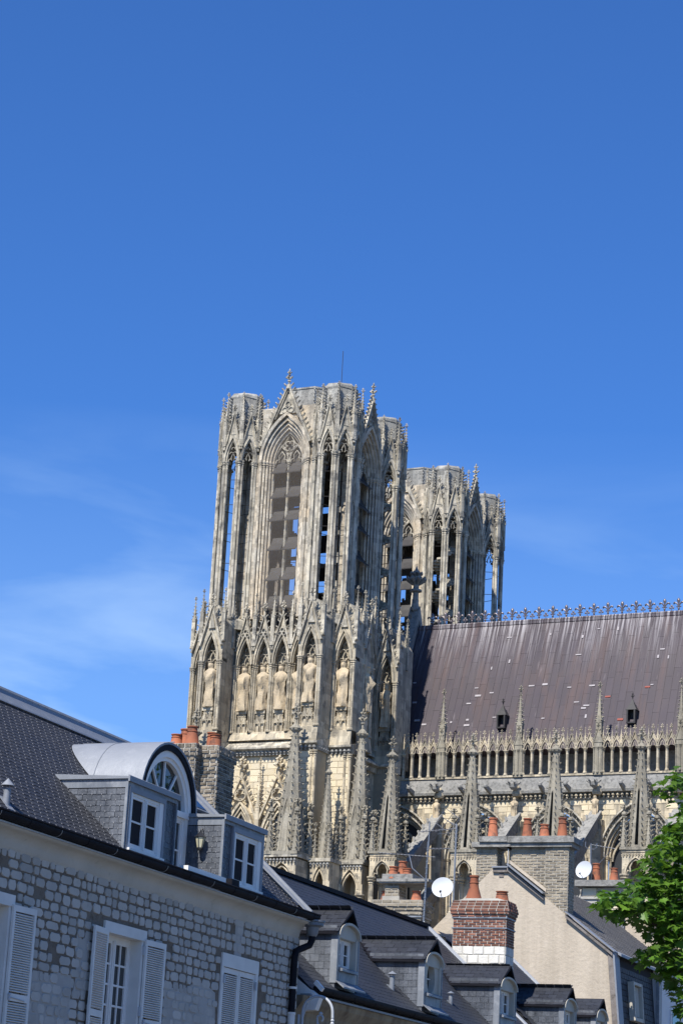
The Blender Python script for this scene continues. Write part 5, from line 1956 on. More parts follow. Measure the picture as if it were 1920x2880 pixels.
# lantern fixed to the slated cheek
lt = thing('wall_lantern', 'small black lantern on the slate cheek beside the arched window', 'lantern', STREET, (4.66, .30, 7.20))
q = MB()
q.tube([(4.70, .30, 7.36), (4.62, .30, 7.40), (4.585, .30, 7.34)], .008, 5)
q.lathe([(.10, .06), (.085, .075), (.03, .135), (.012, .15), (.015, .17), (.004, .19)], (4.585, .30, 7.19), 6)
q.lathe([(.035, -.16), (.055, -.13), (.045, -.11)], (4.585, .30, 7.19), 6)
for k in range(6):
    a = pi / 3 * k
    q.tube([(4.585 + .052 * cos(a), .30 + .052 * sin(a), 7.07), (4.585 + .088 * cos(a), .30 + .088 * sin(a), 7.25)], .006, 4)
part('lantern_frame', q, 'black_metal', lt)
q = MB()
q.lathe([(.045, 0), (.08, .17)], (4.585, .30, 7.075), 6)
part('lantern_glass', q, 'lamp_glass', lt)

# scrolled street lamp bracket on the corner of the house
lb = thing('lamp_bracket', 'pale iron street lamp bracket with a scroll on the house corner', 'street lamp', STREET, (8.38, -.05, 4.0))
q = MB()
def arcp(cy, cz, r, a0, a1, n=14):
    return [(8.42, cy + r * cos(a0 + (a1 - a0) * i / n), cz + r * sin(a0 + (a1 - a0) * i / n)) for i in range(n + 1)]
q.tube([(8.42, -.10, 3.4), (8.42, -.10, 4.72)] + arcp(-.385, 4.74, .285, pi * 0 + .05, pi * .97)[1:] + [(8.42, -.675, 4.66)], .026, 8)
q.tube([(8.42, -.03, 3.4), (8.42, -.03, 4.70)] , .03, 8)
q.tube([(8.42, -.10, 4.62), (8.42, -.19, 4.90)], .012, 5)
part('arm', q, 'pale_metal', lb, 50)
q = MB()
q.tube(arcp(-.53, 4.60, .14, pi, 2 * pi)[::1] + arcp(-.44, 4.64, .055, -.3, pi * 1.3), .019, 6)
q.lathe([(.0, -.03), (.035, -.01), (.035, .02), (.0, .04)], (8.42, -.45, 4.72), 8)
part('scroll', q, 'pale_metal', lb, 50)
q = MB()
q.lathe([(.03, .0), (.036, .02), (.022, .04), (.036, .07), (.022, .09), (.03, .12)], (8.42, -.675, 4.54), 10)
q.lathe([(.16, -.42), (.19, -.30), (.13, -.12), (.05, -.04), (.02, .0)], (8.42, -.675, 4.54), 12)
part('lamp_head', q, 'pale_metal', lb, 40)

# ================================================================== slate roofed row house behind it
h2 = thing('row_house', 'row house with dark slate roof, round headed dormers and black gutter', 'house', STREET, (9.2, -.07, 0))
P2 = RAD(41.5)
E2Y, E2Z = -.05, 5.24
R2Y = 3.22
R2Z = E2Z + (R2Y - E2Y) * math.tan(P2)
XA, XB, XC = 8.55, 23.95, 30.6
q = MB()
q.box(XA, 31.5, .12, .5, 0, 5.02)
part('wall', q, 'stained_wall', h2)
q = MB()
q.prism([(.12, 4.72), (.10, 4.78), (-.02, 4.95), (-.05, 5.06), (.12, 5.06)], XA, 31.5, 'x')
part('cornice', q, 'stained_wall', h2)
q = MB()
q.box(XA + .2, 31.5, -.10, .1, 5.065, 5.10)
part('drip_strip', q, 'zinc', h2)
q = MB()
q.prism([(-.12 + .08 * cos(a), 5.215 + .08 * sin(a)) for a in [pi + pi * i / 8 for i in range(9)]] + [(-.04, 5.25), (-.20, 5.25)], XA + .45, 31.5, 'x')
gut2 = part('gutter', q, 'gutter_black', h2, 40)
q = MB()
q.prism([(-.12 + .085 * cos(a), 5.215 + .085 * sin(a)) for a in [pi + pi * i / 8 for i in range(9)]], -.015, .015, 'x')
GB3 = q.mesh('gutter_joint', 'gutter_black')
for i in range(12):
    inst('gutter_joint', GB3, gut2, (9.6 + i * 1.1, 0, 0))
q = MB()
q.prism([(.62, 5.40), (.5, 5.58), (-.24, 5.04), (-.16, 4.82), (.10, 4.80)], XA + .28, XA + .46, 'x')
q.prism([(-.05, 5.30), (-.20, 5.16), (-.24, 5.22), (-.10, 5.36)], XA + .42, XA + .50, 'x')
part('verge_board', q, 'white_paint', h2)
up2 = Vector((0, cos(P2), sin(P2)))
q = MB()
q.prism([(E2Y, E2Z - .06), (R2Y, R2Z - .06), (6.5, E2Z - .06)], XA + .3, XB, 'x')
q.prism([(E2Y, E2Z - .062), (R2Y - .1, R2Z - .16), (6.4, E2Z - .062)], XB + .85, XC, 'x')
q.box(XB, XB + .85, E2Y + .1, 5, 4.9, 5.15)
rf2 = part('roof', q, 'slate_bed', h2)
len2 = hypot(R2Y - E2Y, R2Z - E2Z)
DORM = [(10.40, 11.47), (15.22, 16.31), (20.25, 21.46), (25.36, 26.43), (28.24, 29.30)]
def keep2(a, b):
    x = XA + .3 + a; y = E2Y + b * cos(P2); z = E2Z + b * sin(P2)
    for d0, d1 in DORM:
        c, hw = (d0 + d1) / 2, (d1 - d0) / 2
        if abs(x - c) < hw + .05 and z < 6.8 - .8 * abs(x - c) * .9 and y > .1:
            return False
    return not (XB - .12 < x < XB + .9) and x < XC - .15
SL2 = slate_meshes(.20, .125, 'slate', False, 3, .003, 6)
slots = slate_slots((XA + .3, E2Y - .02, E2Z - .052), (1, 0, 0), up2, XC - XA - .4, len2, .20, .125, keep2, 12)
field(rf2, STREET, 'slate', slots, SL2, 'slate')
q = MB()
q.box(XA + .4, XB, R2Y - .10, R2Y + .1, R2Z - .07, R2Z + .02)
part('ridge_tile', q, 'gutter_black', rf2)
q = MB()
q.prism([(E2Y, E2Z - .02), (E2Y, E2Z + .02), (R2Y, R2Z + .05), (R2Y, R2Z - .03)], XB - .16, XB + .02, 'x')
q.prism([(E2Y, E2Z - .02), (E2Y, E2Z + .02), (R2Y, R2Z + .05), (R2Y, R2Z - .03)], XC - .12, XC + .02, 'x')
part('verge_flashing', q, 'pale_metal', rf2)
vent(h2, 14.55, .54, E2Z + .59 * math.tan(P2) - .04, .27, .055, .07, 'weathered_zinc')
vent(h2, 18.38, .60, E2Z + .65 * math.tan(P2) - .04, .20, .045, .06, 'weathered_zinc')
q = MB()
for i in range(5):
    x = 8.62 + i * .33
    q.box(x, x + .1, -.02, .12, 4.76, 5.0)

DS = slate_meshes(.19, .135, 'cheek_slate', False, 3, .004, 14)
DR = slate_meshes(.22, .15, 'slate', False, 3, .003, 15)
def small_dormer(x0, x1, zb, oval=False, i=0):
    c, hw = (x0 + x1) / 2, (x1 - x0) / 2
    zt = 6.42                                             # eaves of the dormer
    za = 6.86
    yf = .12
    yb = E2Y + (zt - E2Z) / math.tan(P2)
    yr = E2Y + (za - E2Z) / math.tan(P2)
    q = MB()
    q.prism([(yf + .02, zb - .2), (yf + .02, zt), (yb, zt)], x0 + .01, x0 + .06, 'x')
    q.prism([(yf + .02, zb - .2), (yf + .02, zt), (yb, zt)], x1 - .06, x1 - .01, 'x')
    q.box(x0 + .06, x1 - .06, yf + .25, yf + .30, zb - .2, zt)
    d = part('dormer', q, 'slate_bed', h2)
    # cheek slates, south side
    L = slate_slots((x0, yb + .02, zb - .2), (0, -1, 0), (0, 0, 1), yb - yf + .02, zt - zb + .2, .19, .135,
                    lambda a, b: zb - .2 + b > E2Z + (yb - a - E2Y) * math.tan(P2) - .2, 20 + i)
    field(d, STREET, 'slate', L, DS, 'cheek_slate')
    # roof: two slated slopes
    q = MB()
    for s in (-1, 1):
        e = c + s * (hw + .09)
        vs = [(e, yf - .04, zt - .03), (c, yf - .10, za), (c, yr, za), (e, yb - .03, zt - .03)]
        vs += [(a, b, z - .05) for a, b, z in vs]
        q.add(vs, [(0, 1, 2, 3), (7, 6, 5, 4), (0, 4, 5, 1), (3, 2, 6, 7), (0, 3, 7, 4)])
    dr = part('dormer_roof', q, 'gutter_black', d)
    sl2 = hypot(hw + .09, za - zt + .03)
    Lr = []
    for s in (-1, 1):
        e = c + s * (hw + .09)
        X = (0, -1, 0) if s < 0 else (0, 1, 0)
        oy = yr if s < 0 else yf - .06
        U = Vector((c - e, 0, za - zt + .03))
        Lr += slate_slots((e, oy, zt - .028), X, U, yr - yf + .06, sl2, .22, .15,
                          lambda a, b, s=s: ((yr - a) if s < 0 else (yf - .06 + a)) < yb + (yr - yb) * b / sl2 - .05, 30 + i)
    field(d, STREET, 'slate', Lr, DR, 'slate')
    # front: jambs, round head, window
    q = MB()
    q.box(x0 + .01, x0 + .11, yf - .02, yf + .16, zb, 6.34)
    q.box(x1 - .11, x1 - .01, yf - .02, yf + .16, zb, 6.34)
    pts = [(c + (hw - .03) * cos(pi * k / 12), 6.335 + .22 * sin(pi * k / 12)) for k in range(13)][::-1]
    q.prism(pts + [(x1 - .12, 6.3), (x0 + .12, 6.3)], yf + .0, yf + .1)
    part('front_frame', q, 'cream_paint', d)
    q = MB()
    q.prism([(x0 + .02, 6.38), (x1 - .02, 6.38), (c, za - .05)], yf + .10, yf + .16)
    part('gable_board', q, 'gutter_black', d)
    q = MB()
    q.box(x0 + .005, x1 - .005, yf + .01, yf + .14, zb - .36, zb - .02)
    part('base_board', q, 'weathered_zinc', d)
    q = MB()
    q.band([(c + (hw + .0) * cos(pi * k / 14), 6.33 + .255 * sin(pi * k / 14)) for k in range(15)], .045, yf - .075, yf + .06)
    part('hood_moulding', q, 'cream_paint', d, 40)
    for xx in (x0, x1):
        q = MB()
        q.box(xx - .02, xx + .02, yf - .035, yf + .10, zb - .05, zt - .05)
        part('corner_flashing', q, 'weathered_zinc', d)
    q = MB()
    q.prism([(yf - .02, zb + .26), (yf - .10, zb + .22), (yf - .10, zb + .18), (yf - .02, zb + .18)], x0 + .12, x1 - .12, 'x')
    q.box(x0 + .1, x1 - .1, yf - .03, yf + .1, zb - .02, zb + .18)
    q.prism([(yf - .03, zb - .02), (yf - .03, zb + .0), (yf - .2, zb - .12), (yf - .2, zb - .15)], x0 - .03, x1 + .03, 'x')
    part('apron_flashing', q, 'weathered_zinc', d)
    if oval:
        q = MB()
        ov = [(c + .24 * cos(2 * pi * k / 20), zb + .56 + .33 * sin(2 * pi * k / 20)) for k in range(20)]
        rect = []
        for k in range(20):
            a = 2 * pi * k / 20
            m = 1 / max(abs(cos(a)) / (hw - .11), abs(sin(a)) / .40)
            rect.append((c + m * cos(a), zb + .56 + m * sin(a)))
        vs = [(x, yf + .02, z) for x, z in ov] + [(x, yf + .02, z) for x, z in rect] + [(x, yf + .16, z) for x, z in ov]
        q.add(vs, [(k, (k + 1) % 20, (k + 1) % 20 + 20, k + 20) for k in range(20)] + [(k, k + 40, (k + 1) % 20 + 40, (k + 1) % 20) for k in range(20)])
        part('oval_frame', q, 'cream_paint', d)
        q = MB()
        q.prism(ov, yf + .15, yf + .16)
        part('pane', q, 'glass', d)
        q = MB()
        q.box(c - .012, c + .012, yf + .12, yf + .145, zb + .23, zb + .89)
        q.box(c - .24, c + .24, yf + .121, yf + .146, zb + .55, zb + .575)
        part('glazing_bar', q, 'white_paint', d)
    else:
        q = MB()
        q.box(x0 + .11, x1 - .11, yf + .02, yf + .14, 6.29, 6.34)
        part('lintel', q, 'cream_paint', d)
        window(d, x0 + .15, x1 - .15, zb + .24, 6.29, yf + .09, 1, 2, .035, .02, .06)
        q = MB()
        q.box(x0 + .11, x0 + .15, yf + .08, yf + .16, zb + .18, 6.29)
        q.box(x1 - .15, x1 - .11, yf + .08, yf + .16, zb + .18, 6.29)
        part('jamb_lining', q, 'cream_paint', d)
    return d
for i, (a, b) in enumerate(DORM):
    small_dormer(a, b, 5.50, i == 1, i)

# ================================================================== chimneys
def chimney(name, label, base, cat='chimney', group=None):
    return thing(name, label, cat, STREET, base, group)
# red brick stack on the party wall
rc = chimney('red_chimney', 'red brick chimney stack with two clay pots and whitewashed foot on slate roof', (24.4, 1.95, 5.6))
RB = brick_meshes('red_brick', 5, 1, .06)
RB2 = brick_meshes('limewash', 5, 2, .02)
q = MB()
q.box(24.12, 24.78, 1.24, 2.60, 5.2, 8.36)
for i, (o_, z) in enumerate(((.03, 8.36), (.06, 8.43), (.075, 8.50), (.06, 8.57), (.04, 8.64), (.02, 8.70))):
    q.box(24.12 - o_, 24.78 + o_, 1.24 - o_, 2.60 + o_, z, z + .069)
q.prism([(1.26, 8.77), (2.58, 8.77), (2.3, 8.83), (1.5, 8.83)], 24.2, 24.7, 'x')
st = part('stack', q, 'brick_mortar', rc)
L = []
def around(L, x0, x1, y0, y1, z0, z1, bl, bh, seed, **k):
    L += brick_slots((x0, y1), (x0, y0), z0, z1, bl, bh, seed=seed, **k)          # south face, outward -x
    L += brick_slots((x0, y0), (x1, y0), z0, z1, bl, bh, seed=seed + 1, **k)      # street face, outward -y
around(L, 24.12, 24.78, 1.24, 2.60, 7.66, 8.36, .2, .064, 3, gap=.014)
for i, (o_, z) in enumerate(((.03, 8.36), (.06, 8.43), (.075, 8.50), (.06, 8.57), (.04, 8.64), (.02, 8.70))):
    around(L, 24.12 - o_, 24.78 + o_, 1.24 - o_, 2.60 + o_, z, z + .07, .2, .07, 10 + i, gap=.013)
field(st, STREET, 'brick', L, RB, 'red_brick')
L = []
around(L, 24.12, 24.78, 1.24, 2.60, 6.6, 7.66, .27, .205, 31)
field(st, STREET, 'whitewashed_block', L, RB2, 'limewash')
q = MB()
for z in (8.08, 8.33):
    q.box(24.09, 24.81, 1.21, 2.63, z, z + .03)
part('strap', q, 'weathered_zinc', rc)
pot(rc, 24.45, 2.20, 8.78, .64, .21, .105)
pot(rc, 24.45, 1.47, 8.78, .25, .165, .135)

# long brown stack on the cream gable
bc = chimney('brown_chimney', 'wide brown brick chimney with gap under its slab and four clay pots', (34.3, 4.0, 8.3))
BB = brick_meshes('brown_brick', 5, 5, .08)
q = MB()
q.box(34.10, 34.62, 4.80, 5.42, 8.0, 11.60)
q.box(34.12, 34.60, 3.30, 4.36, 8.6, 11.60)
q.box(34.04, 34.64, 2.62, 3.30, 8.4, 11.60)
q.box(34.14, 34.58, 4.36, 4.80, 8.0, 10.95)
st = part('stack', q, 'grey_mortar', bc)
L = []
L += brick_slots((34.10, 5.42), (34.10, 4.80), 8.6, 11.6, .225, .083, seed=41)
L += brick_slots((34.12, 4.36), (34.12, 3.30), 9.3, 11.6, .225, .083, seed=42)
L += brick_slots((34.04, 3.30), (34.04, 2.62), 9.0, 11.6, .225, .083, seed=43)
L += brick_slots((34.04, 2.62), (34.64, 2.62), 9.0, 11.6, .225, .083, seed=44)
L += brick_slots((34.10, 4.80), (34.62, 4.80), 10.95, 11.6, .225, .083, seed=45)
field(st, STREET, 'brick', L, BB, 'brown_brick')
q = MB()
q.box(33.92, 34.76, 4.34, 5.52, 11.60, 11.74)
q.box(33.86, 34.80, 4.42, 5.28, 11.74, 11.90)
q.box(33.95, 34.74, 2.50, 4.50, 11.60, 11.72)
q.box(33.88, 34.80, 2.42, 4.55, 11.72, 11.88)
q.box(33.98, 34.70, 2.55, 5.2, 11.88, 11.92)
part('slab', q, 'coping', bc)
for y, h, z in ((5.0, .58, 11.92), (3.95, .58, 11.90), (3.43, .40, 11.90), (2.89, .58, 11.91)):
    pot(bc, 34.3, y, z, h, .155, .115)
q = MB()
q.tube([(34.0, 4.42, 10.95), (34.0, 4.42, 11.55)], .015, 5)
part('bracket_rod', q, 'pale_metal', bc)

# sooty pair of stacks behind the chalk house
SB = brick_meshes('sooty_brick', 5, 9, .14)
def sooty(label, x0, x1, y0, y1, zt, pots, seed):
    c = chimney('sooty_chimney', label, ((x0 + x1) / 2, (y0 + y1) / 2, 7.0), group='sooty chimneys behind the chalk house')
    q = MB()
    q.box(x0, x1, y0, y1, 6.5, zt)
    q.box(x0 - .04, x1 + .04, y0 - .04, y1 + .04, zt - .30, zt - .12)
    st = part('stack', q, 'brick_mortar', c)
    L = []
    around(L, x0, x1, y0, y1, 9.3, zt - .32, .19, .088, seed, proud=.022, gap=.016, jitter=.3)
    around(L, x0 - .04, x1 + .04, y0 - .04, y1 + .04, zt - .30, zt - .12, .19, .088, seed + 5, proud=.022, gap=.016, jitter=.3)
    around(L, x0, x1, y0, y1, zt - .12, zt, .19, .088, seed + 9, proud=.022, gap=.016, jitter=.3)
    field(st, STREET, 'brick', L, SB, 'sooty_brick')
    for p in pots:
        pot(c, *p)
sooty('sooty brick chimney with three clay pots behind the arched zinc dormer', 17.5, 18.25, 6.72, 7.75, 11.50,
      ((17.8, 7.38, 11.5, .27, .14, .115), (17.95, 7.22, 11.5, .42, .125, .115), (17.7, 6.93, 11.5, .43, .17, .115)), 61)
sooty('sooty brick chimney carrying two short pots, against the cathedral wall', 17.8, 18.75, 6.30, 6.72, 11.50,
      ((18.0, 6.56, 11.5, .33, .125, .11), (17.95, 6.45, 11.5, .27, .13, .12)), 71)

# pale stone stack with two levels, behind the row house
gc = chimney('stone_chimney', 'stepped grey stone chimney with pots on two levels beside a television mast', (32.3, 6.4, 7.5))
GBm = brick_meshes('brown_brick', 5, 12, .1)
q = MB()
q.box(32.0, 32.8, 6.32, 7.72, 7.0, 9.38)
for i, (o_, z) in enumerate(((.03, 9.38), (.06, 9.5), (.09, 9.6), (.05, 9.7))):
    q.box(32.0 - o_, 32.8 + o_, 6.32 - o_, 7.72 + o_, z, z + .10)
q.box(32.1, 32.7, 7.05, 7.46, 9.8, 10.28)
q.box(32.05, 32.75, 7.0, 7.52, 9.8, 9.92)
st = part('stack', q, 'grey_mortar', gc)
L = []
around(L, 32.0, 32.8, 6.32, 7.72, 8.6, 9.38, .26, .105, 81, jitter=.25)
for i, (o_, z) in enumerate(((.03, 9.38), (.06, 9.5), (.09, 9.6), (.05, 9.7))):
    around(L, 32.0 - o_, 32.8 + o_, 6.32 - o_, 7.72 + o_, z, z + .10, .3, .10, 85 + i, jitter=.25)
around(L, 32.1, 32.7, 7.05, 7.46, 9.92, 10.28, .2, .09, 95, jitter=.2)
field(st, STREET, 'brick', L, GBm, 'brown_brick')
q = MB()
q.box(31.95, 32.95, 6.1, 7.68, 10.32, 10.40)
q.box(31.98, 32.9, 6.15, 7.62, 10.28, 10.32)
q.box(32.05, 32.8, 6.62, 7.55, 10.40, 10.55)
part('slab', q, 'coping', gc)
q = MB()
q.box(31.96, 32.84, 6.28, 7.76, 9.31, 9.35)
part('strap', q, 'weathered_zinc', gc)
for x, y, z, h in ((32.15, 7.5, 9.8, .29), (32.15, 6.57, 9.8, .29), (32.2, 7.27, 10.42, .36), (32.5, 7.1, 10.42, .55), (32.4, 6.92, 10.42, .33)):
    pot(gc, 32.3 if z < 10 else x, y, z, h, .155, .115)

# low stack with a broad slab at the right, half behind the maple
fc = chimney('slab_chimney', 'low stone chimney with broad slab and two clay pots beside the maple', (44.4, 4.3, 9.5))
q = MB()
q.box(44.1, 44.8, 3.55, 5.02, 9.0, 11.80)
q.box(44.05, 44.85, 4.55, 5.06, 9.0, 11.45)
q.box(44.0, 44.9, 3.5, 5.1, 11.42, 11.50)
st = part('stack', q, 'brick_mortar', fc)
L = []
around(L, 44.1, 44.8, 3.55, 4.55, 10.2, 11.42, .27, .10, 101, jitter=.3)
around(L, 44.05, 44.85, 4.55, 5.06, 11.5, 11.8, .5, .3, 103)
field(st, STREET, 'brick', L, brick_meshes('pale_ashlar', 5, 13, .05), 'pale_ashlar')
q = MB()
q.box(43.8, 45.1, 3.4, 5.25, 11.82, 12.02)
part('slab', q, 'coping', fc)
pot(fc, 44.3, 4.66, 12.03, .60, .15, .115)
pot(fc, 44.3, 4.05, 12.03, .44, .15, .115)

# ================================================================== cream gabled house
h3 = thing('cream_house', 'house with plain cream rendered gable wall and steep slate side with one window', 'house', STREET, (34, 4, 0))
q = MB()
q.prism([(.82, 3.0), (1.30, 8.62), (4.37, 11.0), (4.82, 11.0), (8.6, 7.3), (8.9, 3.0)], 33.97, 34.5, 'x')
part('gable_wall', q, 'render', h3)
q = MB()
q.prism([(1.18, 8.62), (4.6, 11.18), (8.8, 7.2), (8.8, 7.0), (4.6, 10.95), (1.3, 8.5)], 34.5, 44.0, 'x')
q.prism([(.82, 3.0), (1.24, 8.56), (2.0, 8.56), (2.0, 3.0)], 34.5, 38.4, 'x')
rf3 = part('roof', q, 'slate_bed', h3)
OS = slate_meshes(.24, .145, 'old_slate', True, 3, .012, 21)
r3a = atan2(11.18 - 8.62, 4.6 - 1.18)
L = slate_slots((34.45, 1.16, 8.63), (1, 0, 0), (0, cos(r3a), sin(r3a)), 9.4, 4.25, .24, .145, None, 51)
field(rf3, STREET, 'slate', L, OS, 'old_slate')
ms = slate_meshes(.26, .16, 'old_slate', False, 3, .012, 22)
for m_ in ms:
    m_.materials[0] = M['slate_brown']
mu = Vector((0, .42, 5.56)).normalized()
L = slate_slots((34.3, .90, 4.0), (1, 0, 0), mu, 4.0, 4.35, .26, .16, lambda a, b: not (1.05 < a < 2.15 and 2.7 < b < 4.0), 52)
field(rf3, STREET, 'slate', L, ms, 'slate_brown')
q = MB()
q.prism([(1.16, 8.58), (1.05, 8.52), (1.05, 8.60), (1.16, 8.66)], 34.2, 38.5, 'x')
part('gutter', q, 'zinc', h3)
# raking boards and post of the verge
q = MB()
def rake(y0, z0, y1, z1, x0, x1, t):
    q.prism([(y0, z0), (y1, z1), (y1, z1 + t), (y0, z0 + t)], x0, x1, 'x')
rake(1.22, 8.50, 2.62, 9.56, 33.86, 34.1, .10)
rake(3.28, 10.06, 4.40, 10.90, 33.86, 34.1, .10)
q.prism([(1.22, 8.62), (1.38, 8.62), (.98, 4.0), (.82, 4.0)], 33.92, 34.35, 'x')
q.box(33.9, 34.2, 4.36, 4.84, 10.86, 10.98)
q.box(33.95, 34.1, 4.52, 4.66, 10.72, 10.86)
part('barge_board', q, 'old_wood', h3)
q = MB()
rake(1.15, 8.60, 2.62, 9.71, 33.8, 34.3, .03)
rake(3.28, 10.22, 4.38, 11.05, 33.75, 34.3, .045)
q.box(33.85, 34.4, 4.34, 4.86, 10.985, 11.03)
q.prism([(1.17, 8.62), (1.22, 8.62), (.80, 4.0), (.75, 4.0)], 33.88, 34.4, 'x')
part('verge_flashing', q, 'zinc', h3)
q = MB()
rake(3.25, 10.30, 4.36, 11.12, 34.0, 34.10, .10)
part('mortar_fillet', q, 'render', h3)
# window in the steep slate face
q = MB()
T = Matrix.Translation((35.95, 1.10, 6.95)) @ Matrix.Rotation(RAD(-4), 4, 'X')
q.box(-.50, -.40, -.16, .1, -.1, 1.0, T)
q.box(.42, .50, -.16, .1, -.1, 1.0, T)
q.box(-.40, .42, -.15, .1, .92, 1.0, T)
q.box(-.40, .42, -.15, .1, -.1, -.0, T)
wi = part('window', q, 'cream_paint', h3)
q = MB()
q.box(-.40, .42, -.02, .0, 0, .92, T)
part('pane', q, 'glass', wi)
q = MB()
for i in range(6):
    q.tube([tuple(T @ Vector((-.05 + i * .08, -.03, .05))), tuple(T @ Vector((-.1 + i * .09, -.03, .9)))], .035, 6)
part('curtain', q, 'cream_paint', wi)
# rendered flank and white painted bay beyond the slates
h4 = thing('white_bay_house', 'white painted house front with grey downpipe beyond the steep slate wall', 'house', STREET, (38.6, 1.4, 0))
q = MB()
q.box(38.5, 46, 1.1, 4, 0, 8.5)
part('wall', q, 'dish_white', h4)
q = MB()
q.box(38.4, 46, .95, 1.2, 8.5, 8.62)
part('cornice', q, 'limewash', h4)
q = MB()
q.box(38.42, 38.75, 1.0, 1.1, 3, 8.45)
part('pilaster', q, 'weathered_zinc', h4)
q = MB()
q.box(40.2, 41.2, 1.06, 1.1, 5.6, 7.6)
wi = part('window', q, 'white_paint', h4)
q = MB()
q.box(40.3, 41.1, 1.05, 1.06, 5.7, 7.5)
part('pane', q, 'glass', wi)

# far house between the cream roof and the maple
h5 = thing('far_house', 'far cream house with slate slope and grey dormer flank behind the maple', 'house', STREET, (44, 4, 0))
q = MB()
q.prism([(1.0, 5), (1.0, 8.9), (3.64, 10.9), (5.2, 10.9), (8, 8), (8, 5)], 44.0, 44.4, 'x')
part('gable_wall', q, 'render', h5)
q = MB()
q.box(43.85, 44.0, 3.58, 3.86, 8.6, 10.9)
part('flashing_panel', q, 'zinc', h5)
q = MB()
q.prism([(.8, 8.55), (3.62, 10.72), (7, 8), (7, 7.8), (3.62, 10.5), (.9, 8.45)], 44.2, 52, 'x')
rf5 = part('roof', q, 'slate_bed', h5)
L = slate_slots((44.2, .8, 8.56), (1, 0, 0), (0, 2.82, 2.17), 7.5, 3.55, .26, .16, None, 53)
field(rf5, STREET, 'slate', L, OS, 'old_slate')
q = MB()
q.box(50, 52.5, -1.0, 3.6, 0, 11.2)
part('wall', q, 'pale_ashlar', h5)
q = MB()
q.box(49.8, 52.7, -1.2, 3.8, 11.2, 11.4)
part('cornice', q, 'coping', h5)
fc2 = chimney('hidden_chimney', 'brick stack with red pots glimpsed through gaps in the maple leaves', (51, 2.2, 11.4))
q = MB()
q.box(50.6, 51.5, 1.2, 3.0, 11.4, 11.75)
part('stack', q, 'brown_brick', fc2)
for y in (1.6, 2.1, 2.6):
    pot(fc2, 51.0, y, 11.75, .6, .17, .13)

# ================================================================== aerials and dishes
def dish(label, x, y, z, rad, yaw, el, bx, by):
    t = thing('satellite_dish', label, 'satellite dish', STREET, (bx, by, z - .3))
    T = Matrix.Translation((x, y, z)) @ RZ(yaw) @ Matrix.Rotation(el, 4, 'Y')     # dish axis along -x of its frame
    q = MB()
    prof = []
    for i in range(7):
        rr = rad * i / 6
        prof.append((max(rr, .002), -.20 * (rr / rad) ** 2 * rad / .5 * .5))
    q.lathe(prof + [(rad, prof[-1][1] + .012), (rad * .6, prof[4][1] + .02), (.002, .02)], n=26, mat=T @ Matrix.Rotation(pi / 2, 4, 'Y'), cap=False)
    part('reflector', q, 'dish_white', t, 40)
    q = MB()
    q.tube([tuple(T @ Vector((.02, 0, 0))), (bx, by, z - .05), (bx, by, z - .45)], .02, 6)
    q.tube([tuple(T @ Vector((-.01, 0, -rad * .95))), tuple(T @ Vector((-rad * .9, 0, -rad * .75)))], .012, 5)
    q.tube([tuple(T @ Vector((-rad * .9, 0, -rad * .80))), tuple(T @ Vector((-rad * .82, 0, -rad * .66)))], .03, 7)
    part('arm', q, 'steel', t)
dish('white satellite dish beside the tall pot of the red brick chimney', 24.0, 2.86, 9.05, .27, RAD(8), RAD(18), 24.15, 2.70)
dish('white satellite dish on the low slab chimney beside the maple', 44.0, 4.98, 12.37, .30, RAD(-14), RAD(14), 44.3, 4.9)
def yagi(mb, p0, p1, n, el, up=(0, 0, 1)):
    p0, p1 = Vector(p0), Vector(p1)
    mb.tube([tuple(p0), tuple(p1)], .012, 5)
    d = (p1 - p0).normalized(); s = d.cross(Vector(up)).normalized()
    for i in range(n):
        c = p0.lerp(p1, (i + .3) / n)
        w = el * (1 - .35 * i / n)
        mb.tube([tuple(c - s * w), tuple(c + s * w)], .006, 4)
m1 = thing('television_mast', 'tall ringed aerial mast with several yagis beside the stone chimney', 'aerial', STREET, (30, 5.5, 8.0))
q = MB()
q.tube([(30, 5.52, 7.6), (30, 5.45, 11.15)], .024, 8)
q.tube([(30, 5.44, 11.0), (30, 5.43, 11.7)], .018, 6)
for i in range(18):
    q.lathe([(.036, 0), (.036, .03)], (30, 5.52 - .07 * (i / 18), 8.1 + i * .165), 8)
part('mast', q, 'steel', m1)
q = MB()
yagi(q, (30, 5.7, 11.42), (29.9, 4.6, 11.48), 11, .16)
yagi(q, (30.1, 6.95, 10.86), (29.9, 5.2, 10.70), 16, .09)
yagi(q, (30, 5.45, 10.95), (29.8, 4.75, 10.92), 6, .2)
q.tube([(30, 5.5, 10.1), (29.9, 5.85, 10.4), (29.9, 5.95, 10.75)], .014, 5)
part('yagi_aerial', q, 'steel', m1)
q = MB()
q.tube([(30, 5.5, 8.75), (29.95, 5.42, 8.7), (29.95, 5.38, 8.85), (29.95, 5.46, 8.95), (29.95, 5.56, 8.8), (29.95, 5.5, 8.62)], .012, 5)
part('cable_coil', q, 'white_paint', m1)
m2 = thing('grid_aerial', 'slim pole with grid aerial at its top behind the red chimney', 'aerial', STREET, (38, 7.44, 9.0))
q = MB()
q.tube([(38, 7.44, 8.5), (38, 7.42, 12.95)], .03, 8)
part('mast', q, 'weathered_zinc', m2)
q = MB()
T = Matrix.Translation((38, 7.72, 13.05)) @ Matrix.Rotation(RAD(35), 4, 'X')
